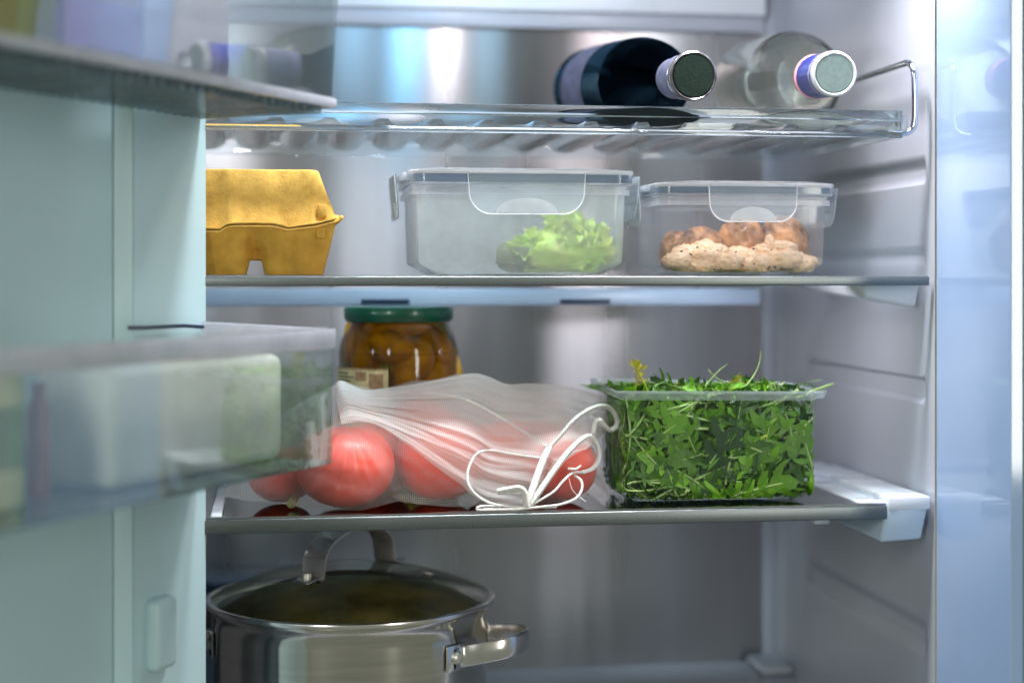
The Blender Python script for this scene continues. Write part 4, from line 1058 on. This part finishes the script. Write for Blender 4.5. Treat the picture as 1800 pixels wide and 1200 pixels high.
for c_ in cords:
    lo_ = []
    for p in pxpath(c_, 0.0, 8): p.z = max(p.z, ZS + 0.0022); lo_.append(p)
    MB().tube(lo_, 0.00115, 8).build('drawstring', 'cord', bag)
MB().tube(pxpath([(1000, 840, .004), (1006, 860, .002), (1018, 872, .0), (1030, 881, -.001)], 0), 0.0003, 5).build('loose_thread', 'cord', bag)

# ------------------------------------------------------------ arugula tub
ya = 0.016; ax0 = P(1094, 800, ya).x; ax1 = P(1441, 800, ya).x; acx = (ax0 + ax1) / 2; ahx = (ax1 - ax0) / 2; adep = 0.115; acy = ya + adep / 2; ahy = adep / 2
azr = P(1270, 690, ya).z
tub = thing('produce_tub', 'open clear plastic tub packed with green arugula on the lower shelf', 'produce tub', (acx, acy, ZS))
def fluted(z, hx, hy, r, amp):
    n = 40; pts = []
    per_ = []
    def seg(xa, ya_, xb, yb_, nx_, ny_, cnt, fl):
        for i in range(cnt):
            t = i / cnt; x = xa + (xb - xa) * t; y = ya_ + (yb_ - ya_) * t
            s_ = fl * amp * max(0, math.cos(2 * PI * t * (cnt / 12))) ** 6
            pts.append((acx + x + nx_ * -s_, acy + y + ny_ * -s_, z))
    def corner(cx_, cy_, th0):
        for i in range(8):
            th = th0 + PI / 2 * i / 8; pts.append((acx + cx_ + r * math.cos(th), acy + cy_ + r * math.sin(th), z))
    seg(-hx + r, -hy, hx - r, -hy, 0, -1, 96, 1); corner(hx - r, -hy + r, -PI / 2)
    seg(hx, -hy + r, hx, hy - r, 1, 0, 60, 1); corner(hx - r, hy - r, 0)
    seg(hx - r, hy, -hx + r, hy, 0, 1, 96, 1); corner(-hx + r, hy - r, PI / 2)
    seg(-hx, hy - r, -hx, -hy + r, -1, 0, 60, 1); corner(-hx + r, -hy + r, PI)
    return pts
rows = []
for z, ins, am in ((ZS + 0.0022, 0.0135, 0), (ZS + 0.0035, 0.0095, 0.0), (ZS + 0.007, 0.0065, 0.0010), (ZS + 0.012, 0.0050, 0.0014), (ZS + 0.03, 0.003, 0.0014), (azr - 0.02, 0.001, 0.0014), (azr - 0.012, 0.0005, 0.0010), (azr - 0.007, 0.0, 0)):
    rows.append(fluted(z, ahx - ins, ahy - ins, 0.012, am))
mb = MB(); mb.grid([p for r_ in rows for p in r_], len(rows), len(rows[0]), cv=True)
mb.f.append(tuple(range(len(rows[0])))[::-1]); mb.mi.append(0)
mb.build('tub_wall', 'tub_plastic', tub)
rs = []
for z, o_ in ((azr - 0.007, 0.0002), (azr - 0.0055, 0.001), (azr - 0.0045, 0.0062), (azr + 0.0012, 0.0082), (azr + 0.0022, 0.0080), (azr + 0.0022, 0.0050), (azr - 0.001, 0.0040)):
    rs.append((z, ahx + o_, ahy + o_, 0.013))
mb = MB().rrect(rs, 8, cx=acx, cy=acy)
mb.v = [(x, y, z + 0.0012 * math.sin(x * 22) + (0.004 * ss(acx + 0.0, acx - ahx, np.float64(x)) * ss(acy - ahy, acy, np.float64(y)))) for x, y, z in mb.v]
mb.build('tub_rim', 'tub_rim', tub)
mb = MB()
for k in range(5):
    x = acx - ahx * 0.66 + k * ahx * 0.33
    MB().lathe([(0.0003, -0.0018), (0.002, -0.0016), (0.0034, 0.0), (0.0040, 0.003)], 16, (x, acy - ahy + 0.014, ZS + 0.0022)).build('foot', 'tub_plastic', tub)
# arugula leaves
def leaf_mesh(name, seed, ln, wd, lobes, mats=('arugula', 'arugula_stem')):
    """arugula leaf: slender stalk and midrib, pairs of narrow lobes, larger rounded end lobe"""
    rn = random.Random(seed); me = bpy.data.meshes.new(name); vs = []; fs = []; mi = []
    bend = rn.uniform(-0.5, 0.5); sb = rn.uniform(-.30, .30); st = 0.30; ph = rn.uniform(0, 6)
    def warp(x, y, lift=0.0):
        s_ = y / ln
        return (x + sb * y * s_, y, bend * ln * 0.30 * s_ * s_ + 0.035 * ln * math.sin(s_ * 7 + ph) + 0.22 * abs(x) * math.sin(3 * s_ + ph) + 1.2 * abs(x) * abs(x) / wd + 0.0008 * math.sin(y * 900 + x * 700 + seed) + lift)
    def strip(pts, hw, base=None):
        """pts centre line (x, y), hw half widths"""
        o = len(vs); n = len(pts)
        for i in range(n):
            a = pts[max(0, i - 1)]; b = pts[min(n - 1, i + 1)]; dx, dy = b[0] - a[0], b[1] - a[1]; q = math.hypot(dx, dy) or 1; nx_, ny_ = -dy / q, dx / q
            for k in (-1, 0, 1): vs.append(warp(pts[i][0] + nx_ * hw[i] * k, pts[i][1] + ny_ * hw[i] * k, 0.0 if k else -0.0004))
        for i in range(n - 1):
            for k in range(2): a = o + i * 3 + k; fs.append((a, a + 1, a + 4, a + 3)); mi.append(0)
    # blade along the midrib
    N = 14; ys_ = [ln * (st + (0.995 - st) * i / (N - 1)) for i in range(N)]
    T = 0.72
    hw = []
    for y in ys_:
        s_ = (y / ln - st) / (1 - st)
        w0 = wd * (0.08 + 0.09 * s_)
        if s_ > T - 0.08:
            q = (s_ - (T - 0.08)) / (1.0 - T + 0.08); w0 = max(w0 * (1 - q), wd * 0.50 * math.sin(PI * min(1, q * 0.86 + 0.14)) ** 0.8 * (1 + 0.18 * math.sin(q * 9 + seed)))
        hw.append(w0)
    strip([(0, y) for y in ys_], hw)
    nl = max(1, int(round(lobes)))
    for k in range(nl + 1):
        s_ = 0.08 + (T - 0.10) * k / nl
        for sg in (-1, 1):
            y0 = ln * (st + (1 - st) * s_) + rn.uniform(-.02, .02) * ln; L_ = wd * (0.55 + 0.60 * s_) * rn.uniform(.75, 1.15)
            up = rn.uniform(.25, .70); w_ = wd * rn.uniform(.12, .18) * (0.6 + .6 * s_)
            pts = [(0, y0), (sg * L_ * .30, y0 + up * L_ * .14), (sg * L_ * .60, y0 + up * L_ * .40), (sg * L_ * .80, y0 + up * L_ * .66), (sg * L_ * .96, y0 + up * L_ * .95), (sg * L_ * 1.02, y0 + up * L_ * 1.15)]
            strip(pts, [w_ * 1.5, w_ * .85, w_ * 1.25, w_ * .85, w_ * .55, w_ * .06])
    o0 = len(vs); m_ = 12
    for i in range(m_):
        t = i / (m_ - 1) * 0.93; y = ln * t; r = 0.0014 * (1 - 0.72 * t)
        c_ = warp(0, y, 0.0)
        for k in range(5):
            th = 2 * PI * k / 5; vs.append((c_[0] + r * math.cos(th), c_[1], c_[2] + 1.1 * r * math.sin(th)))
    for i in range(m_ - 1):
        for k in range(5): fs.append((o0 + i * 5 + k, o0 + i * 5 + (k + 1) % 5, o0 + (i + 1) * 5 + (k + 1) % 5, o0 + (i + 1) * 5 + k)); mi.append(1)
    me.from_pydata(vs, [], fs)
    for m in mats: me.materials.append(MATS[m])
    me.polygons.foreach_set('material_index', mi); me.polygons.foreach_set('use_smooth', [True] * len(fs)); me.update()
    return me
def stem_mesh(name, seed, ln, r):
    rn = random.Random(seed); b = rn.uniform(-.3, .3)
    mb = MB().tube([(b * ln * (t * t), ln * t, .1 * ln * math.sin(3 * t)) for t in np.linspace(0, 1, 8)], [r * (1.1 - .5 * t) for t in np.linspace(0, 1, 8)], 6)
    me = bpy.data.meshes.new(name); me.from_pydata(mb.v, [], mb.f); me.materials.append(MATS['arugula_stem']); me.polygons.foreach_set('use_smooth', [True] * len(mb.f)); return me
LV = [leaf_mesh('leaf', s, rn_[0], rn_[1], rn_[2]) for s, rn_ in enumerate(((.096, .0190, 3), (.084, .0165, 3), (.068, .0155, 2), (.110, .0225, 3), (.056, .0130, 2), (.094, .0160, 4), (.074, .0185, 3)))]
LY = [leaf_mesh('leaf', 30 + s, .045, .008, 3, ('arugula_yellow', 'arugula_yellow')) for s in range(2)]
SM = [stem_mesh('stem', s, l_, .0011) for s, l_ in enumerate((.05, .06, .04))]
aru = thing('arugula', 'heap of green arugula leaves filling the clear tub and spilling over its rim', 'arugula', (acx, acy, ZS + 0.004))
rnd = random.Random(99)
def press(pts, top=9, k=0):
    """leaves squeeze against the walls of the tub instead of passing through them"""
    out = []
    for q in pts:
        z = max(q.z, ZS + 0.0036 + 0.00008 * (k % 9)); ins = 0.0030 + 0.0075 * max(0, 1 - (z - ZS) / 0.010)
        x, y = q.x, q.y
        if z < azr + 0.001:
            def soft(d, m):
                return d if d > m else m * math.exp((d - m) / (m * 1.6))
            lo, hi = acx - ahx + ins + .0006, acx + ahx - ins - .0006
            x = lo + soft(x - lo, .003); x = hi - soft(hi - x, .003)
            y = yf + ins + soft(y - yf - ins, .0025) + 0.00006 * (k % 9); y = min(y, yf + adep - ins)
        if z > top: z = top + 0.12 * (z - top)
        out.append(Vector((x, y, z)))
    return out
placed = []
yf = acy - ahy
def put(me, M, k, top=9):
    placed.append((me, press([M @ v.co for v in me.vertices], top, k)))
def front_leaf(y, k, sc=(0.8, 1.12), x=None, z=None, me=None, spin=None):
    me = me or (rnd.choice(LV) if rnd.random() > .03 else rnd.choice(LY))
    if x is None: x = acx + rnd.uniform(-1, 1) * (ahx - .010)
    if z is None: z = rnd.uniform(ZS + 0.012, azr - 0.006)
    s_ = rnd.uniform(*sc)
    M = (Matrix.Translation((x, y, z)) @ Matrix.Rotation(rnd.uniform(0, 2 * PI) if spin is None else spin, 4, 'Y') @ Matrix.Rotation(rnd.gauss(0, 0.22), 4, 'Z')
         @ Matrix.Rotation(PI / 2 + rnd.gauss(0, 0.16), 4, 'X') @ Matrix.Scale(s_, 4) @ Matrix.Translation((0, -0.62 * max(v.co.y for v in me.vertices), 0)))
    put(me, M, k, azr + 0.006)
# a few large leaves lie flat against the front wall, as in the photograph
for k, (px, py, sp, mi_) in enumerate(((1345, 790, 0.2, 3), (1330, 850, 1.15, 0), (1415, 800, -0.5, 6), (1245, 850, 2.0, 5), (1180, 845, 2.2, 1), (1200, 760, -2.6, 2), (1150, 720, .7, 4), (1290, 740, 0.1, 5), (1120, 800, 3.0, 1))):
    p = P(px, py, ya); front_leaf(yf + 0.0065, k, (1.0, 1.05), p.x, p.z, LV[mi_], sp)
for k in range(30): front_leaf(yf + 0.0095 + 0.0001 * k, k + 7)
for k in range(40): front_leaf(yf + 0.016 + 0.00008 * k, k + 3)
for k in range(46): front_leaf(yf + 0.027 + 0.0001 * k, k)
for k in range(14):
    x = acx + rnd.uniform(-1, 1) * (ahx - .02)
    put(rnd.choice(SM), Matrix.Translation((x, yf + .008, rnd.uniform(ZS + .01, azr - .03))) @ Matrix.Rotation(rnd.uniform(0, 6.28), 4, 'Y') @ Matrix.Rotation(PI / 2, 4, 'X'), k)
for k in range(26):      # bed on the floor of the tub
    me = rnd.choice(LV); M = Matrix.Translation((acx + rnd.uniform(-1, 1) * (ahx - .02), yf + rnd.uniform(.012, .05), ZS + rnd.uniform(.004, .012))) @ Matrix.Rotation(rnd.uniform(0, 6.28), 4, 'Z') @ Matrix.Rotation(rnd.uniform(-.2, .2), 4, 'X') @ Matrix.Translation((0, -.045, 0))
    put(me, M, k)
# top heap
for k in range(64):
    me = rnd.choice(LV[1:]) if rnd.random() > .22 else rnd.choice(LY + SM)
    x = acx + rnd.uniform(-1, 1) * (ahx - .012); y = rnd.uniform(yf + .010, yf + .08)
    M = Matrix.Translation((x, y, azr + rnd.uniform(-.012, .003))) @ Matrix.Rotation(rnd.uniform(0, 2 * PI), 4, 'Z') @ Matrix.Rotation(rnd.uniform(-.25, .40), 4, 'X') @ Matrix.Rotation(rnd.uniform(-1.2, 1.2), 4, 'Y') @ Matrix.Scale(rnd.uniform(.55, .85), 4) @ Matrix.Translation((0, -0.045, 0))
    pts = [M @ v.co for v in me.vertices]
    pts = [Vector((min(max(q.x, acx - ahx + .002), acx + ahx - .002), max(q.y, yf + .004), q.z if q.z < azr + .004 else azr + .004 + (q.z - azr - .004) * (0.35 + 0.5 * max(0, noise.noise(Vector((x * 60, k, 0))))))) for q in pts]
    placed.append((me, press(pts, 9, k)))
# sprigs above the rim
for px, py, y, me, rz_, tl in ((1140, 682, .025, LY[0], -.3, 1.4), (1112, 686, .025, LY[1], .5, 1.3), (1260, 676, .03, LY[0], 1.3, 1.0), (1305, 672, .03, SM[1], .9, 1.0), (1210, 676, .03, LV[4], -.9, .5), (1240, 668, .04, SM[2], .6, 1.2), (1290, 668, .04, SM[0], -1.2, .5), (1330, 668, .04, SM[1], -1.5, .25), (1365, 676, .03, LV[4], -1.2, .6), (1345, 672, .03, SM[0], 1.1, .6), (1400, 682, .03, LV[4], -1.1, .5)):
    p = P(px, py, y); M = Matrix.Translation((p.x, y, p.z - 0.006)) @ Matrix.Rotation(rz_, 4, 'Y') @ Matrix.Rotation(tl, 4, 'X') @ Matrix.Scale(.8, 4)
    placed.append((me, [M @ v.co for v in me.vertices]))
placed = placed[-70:] + placed[:-70]
for me, pts in placed[:298]:
    nm = 'stem' if me in SM else 'leaf'
    m2 = me.copy(); m2.name = nm
    c_ = sum(pts, Vector()) / len(pts)
    m2.vertices.foreach_set('co', [u for p_ in pts for u in (p_ - c_)]); m2.update()
    o = bpy.data.objects.new(nm, m2); col.objects.link(o); o.parent = aru; o.location = c_ - aru.location
# the rest of the heap as one mass
mb = MB()
for k in range(260):
    me = rnd.choice(LV)
    M = Matrix.Translation((acx + rnd.uniform(-1, 1) * (ahx - .01), rnd.uniform(yf + .035, yf + adep - .012), rnd.uniform(ZS + .008, azr - .006))) @ Matrix.Rotation(rnd.uniform(0, 6.28), 4, 'Z') @ Matrix.Rotation(rnd.gauss(0, .8), 4, 'X') @ Matrix.Rotation(rnd.uniform(0, 6.28), 4, 'Y') @ Matrix.Translation((0, -.045, 0))
    mb.add(press([M @ v.co for v in me.vertices], azr, k), [tuple(p.vertices) for p in me.polygons])
o = mb.build('leaf_heap', 'arugula', aru); o['kind'] = 'stuff'
# dew on the tub front
mb = MB()
for k in range(150):
    cx_ = rnd.choice((1245, 1265, 1210, 1330)); p = P(cx_ + rnd.gauss(0, 22), rnd.gauss(770, 30), ya - 0.0)
    mb.lathe([(0.0001, -.0003), (0.00022, 0), (0.0001, .0003)], 6, (p.x, ya + 0.0008, p.z), (0, 1, 0))
o = mb.build('dew', 'dew', tub); o['kind'] = 'stuff'

# ------------------------------------------------------------ stock pot
ypot = 0.135; pl = P(362, 1060, ypot).x; pr_ = P(866, 1060, ypot).x; pc = Vector(((pl + pr_) / 2, ypot, ZF + 0.0005)); prd = (pr_ - pl) / 2
zrim = -0.3105 - pc.z
pot = thing('stock_pot', 'stainless steel stock pot with glass lid under the lower shelf', 'pot', tuple(pc))
br = prd * 0.945
prof = [(0.0005, 0.0), (br * .93, 0.0), (br * .99, 0.005), (br, 0.012), (br, zrim - 0.020), (br * 1.004, zrim - 0.012), (br * 1.022, zrim - 0.007), (br * 1.045, zrim - 0.004), (prd * 1.0, zrim - 0.0015), (prd * 1.005, zrim), (prd * .995, zrim + .001), (br * .985, zrim - 0.004), (br * .975, zrim - 0.02), (br * .97, 0.01), (0.0005, 0.006)]
pm = MB().lathe(prof, 120, pc)
pm.build('pot_body', 'steel', pot)
MB().lathe([(0.0006, zrim + 0.017), (br * .2, zrim + 0.0165), (br * .4, zrim + 0.0135), (br * .6, zrim + 0.009), (br * .8, zrim + 0.003), (br * .9, zrim - 0.001), (br * .978, zrim - 0.006)], 64, pc).build('pot_contents', 'pot_inside', pot)
lp = [(prd * 1.003, zrim + 0.0005), (prd * 1.008, zrim + 0.002), (prd * 1.004, zrim + 0.0042), (prd * .985, zrim + 0.005), (prd * .968, zrim + 0.0048), (prd * .962, zrim + 0.0035), (prd * .965, zrim + 0.0008)]
MB().lathe(lp, 120, pc, closed=True).build('lid_rim', 'steel_polish', pot)
# glass dome
dome = []
domeh = 0.029
for i in range(22):
    t = i / 21; r = prd * .966 * math.cos(t * PI / 2) ** 0.9 if i < 21 else 0.0004
    h = zrim + 0.0046 + domeh * math.sin(t * PI / 2) ** 1.0 * (1 - 0.0)
    dome.append((max(r, .0004), h))
# spherical cap
Rr = ((prd * .966) ** 2 + domeh ** 2) / (2 * domeh); dome = []
for i in range(24):
    r = prd * .966 * (1 - i / 23) + 0.0004; h = zrim + 0.0046 + math.sqrt(Rr ** 2 - min(r, prd * .966) ** 2) - (Rr - domeh); dome.append((r, h))
gd = MB().lathe(dome, 96, pc).build('lid_glass', 'lid_glass', pot)
def dome_z(x, y):
    r = math.hypot(x - pc.x, y - pc.y); return pc.z + zrim + 0.0046 + math.sqrt(Rr ** 2 - r * r) - (Rr - domeh)
# arch handle on the lid: strap from front-left foot to back-right foot
fa = P(552, 1020, ypot - 0.045); fb = P(676, 1000, ypot + 0.035)
A = Vector((fa.x, ypot - 0.045, dome_z(fa.x, ypot - 0.045))); B = Vector((fb.x, ypot + 0.035, dome_z(fb.x, ypot + 0.035)))
hz_ = -0.2385 - (A.z + B.z) / 2
mid = (A + B) / 2; dirn = (B - A); half = dirn.length / 2; du = dirn.normalized(); side = Vector((0, 0, 1)).cross(du).normalized()
arc = []
for i in range(33):
    th = PI * i / 32; arc.append(mid + du * (-math.cos(th) * half * (1.0)) + Vector((0, 0, 1)) * (0.004 + (hz_ - 0.006) * math.sin(th) ** 0.62))
arc = [A + du * -0.006 + Vector((0, 0, 0.0008))] + [A + du * -0.001 + Vector((0, 0, 0.002))] + arc[1:-1] + [B + du * 0.001 + Vector((0, 0, .002)), B + du * 0.008 + Vector((0, 0, -.0005))]
mb = MB()
rings = []
for i, p in enumerate(arc):
    t = (arc[min(i + 1, len(arc) - 1)] - arc[max(i - 1, 0)]).normalized(); nn = side.cross(t).normalized()
    for (a, b) in ((-.0130, -.0008), (-.0130, .0010), (-.0110, .0024), (.0110, .0024), (.0130, .0010), (.0130, -.0008), (.0113, -.0002), (-.0113, -.0002)):
        rings.append(p + side * a + nn * b)
mb.grid(rings, len(arc), 8, cv=True)
hd = mb.build('lid_handle', 'handle_steel', pot)
for q, s_ in ((A, -1), (B, 1)):
    c0 = q + du * (s_ * 0.006)
    MB().box(-.013, .013, -.010, .010, 0, .0022).v
    pb = MB().box(-.011, .011, -.010, .010, 0, .0020)
    Mx = Matrix.Translation(c0 + du * (s_ * .004) + Vector((0, 0, 0.0002))) @ Matrix(((du.x, side.x, 0, 0), (du.y, side.y, 0, 0), (0, 0, 1, 0), (0, 0, 0, 1))) @ Matrix.Rotation(R(7) * (1 if s_ < 0 else -1) * -1, 4, 'Y')
    pb.v = [tuple(Mx @ Vector(v)) for v in pb.v]; pb.build('handle_foot', 'steel_polish', pot, bevel=0.0015)
    MB().lathe([(0.0003, .0085), (.0042, .008), (.0046, .007), (.0048, .0015)], 20, c0 + du * (s_ * .005)).build('rivet', 'rivet', pot)
# steam vent
vx, vy = P(752, 1035, ypot - 0.02).x, ypot - 0.02
MB().lathe([(.0030, .0), (.0055, .0), (.0058, .0012), (.005, .0022), (.0032, .002), (.0030, .0)], 24, (vx, vy, dome_z(vx, vy) - .0003), ((vx - pc.x) * .8, (vy - pc.y) * .8, .5), closed=True).build('steam_vent', 'steel_polish', pot)
# side handles
def pot_handle(ang):
    """loop handle whose two feet straddle the direction ang on the wall"""
    zc = zrim - 0.034; pts = []
    e = Vector((math.cos(ang), math.sin(ang), 0)); s = Vector((-e.y, e.x, 0))
    w_ = 0.047
    base = math.sqrt(br ** 2 - w_ ** 2)
    ctl = [(base - 0.002, -w_ - 0.010, -.004), (base + 0.004, -w_ , -.003), (base + 0.022, -w_ + 0.006, 0.0), (base + 0.043, -w_ + .020, .003), (base + 0.052, 0, .005), (base + 0.043, w_ - .020, .003), (base + 0.022, w_ - 0.006, 0.0), (base + 0.004, w_, -.003), (base - .002, w_ + .010, -.004)]
    path = smooth_path([pc + e * a + s * b + Vector((0, 0, zc + c)) for a, b, c in ctl], 6)
    rings = []
    for i, p in enumerate(path):
        t = (path[min(i + 1, len(path) - 1)] - path[max(i - 1, 0)]).normalized(); up_ = Vector((0, 0, 1)); nn = t.cross(up_).normalized()
        for (a, b) in ((-.0095, -.0010), (-.0095, .0010), (-.0075, .0022), (.0075, .0022), (.0095, .0010), (.0095, -.0010), (.0080, -.0016), (-.0080, -.0016)):
            rings.append(p + up_ * a + nn * b)
    h = MB().grid(rings, len(path), 8, cv=True).build('side_handle', 'steel_polish', pot)
    for sg in (-1, 1):
        a_ = ang + sg * (math.asin(w_ / br) + 0.055); d_ = Vector((math.cos(a_), math.sin(a_), 0))
        q = pc + d_ * (br + .0005) + Vector((0, 0, zc - .003))
        sv = Vector((-d_.y, d_.x, 0))
        pb = MB().box(-.013, .013, 0, .0022, -.012, .012); Mx = Matrix.Translation(q) @ Matrix(((sv.x, d_.x, 0, 0), (sv.y, d_.y, 0, 0), (0, 0, 1, 0), (0, 0, 0, 1)))
        pb.v = [tuple(Mx @ Vector(v)) for v in pb.v]; pb.build('mount_plate', 'steel_polish', h, bevel=0.003)
        MB().lathe([(0.0060, .001), (.0060, .0035), (.0045, .0055), (.0003, .0062)], 20, q + d_ * .001, d_).build('rivet', 'rivet', h)
pot_handle(R(-22)); pot_handle(R(158))
# blue plastic box behind the pot at the left
p = P(405, 1030, 0.36)
bb = thing('plastic_box', 'bluish plastic box half hidden behind the stock pot at the left', 'food container', (p.x, 0.40, ZF + 0.0005))
hb = P(405, 1018, 0.36).z - ZF
MB().rrect([(ZF + 0.0006, .055, .045, .01), (ZF + hb - .012, .06, .05, .012)], 6, cx=p.x + .01, cy=0.40).build('tub', 'box_wall', bb)
MB().rrect([(ZF + hb - .0118, .063, .053, .012), (ZF + hb - .004, .065, .055, .014), (ZF + hb, .06, .05, .012)], 6, cx=p.x + .01, cy=0.40, cap1=True).build('lid', 'box_seal', bb)
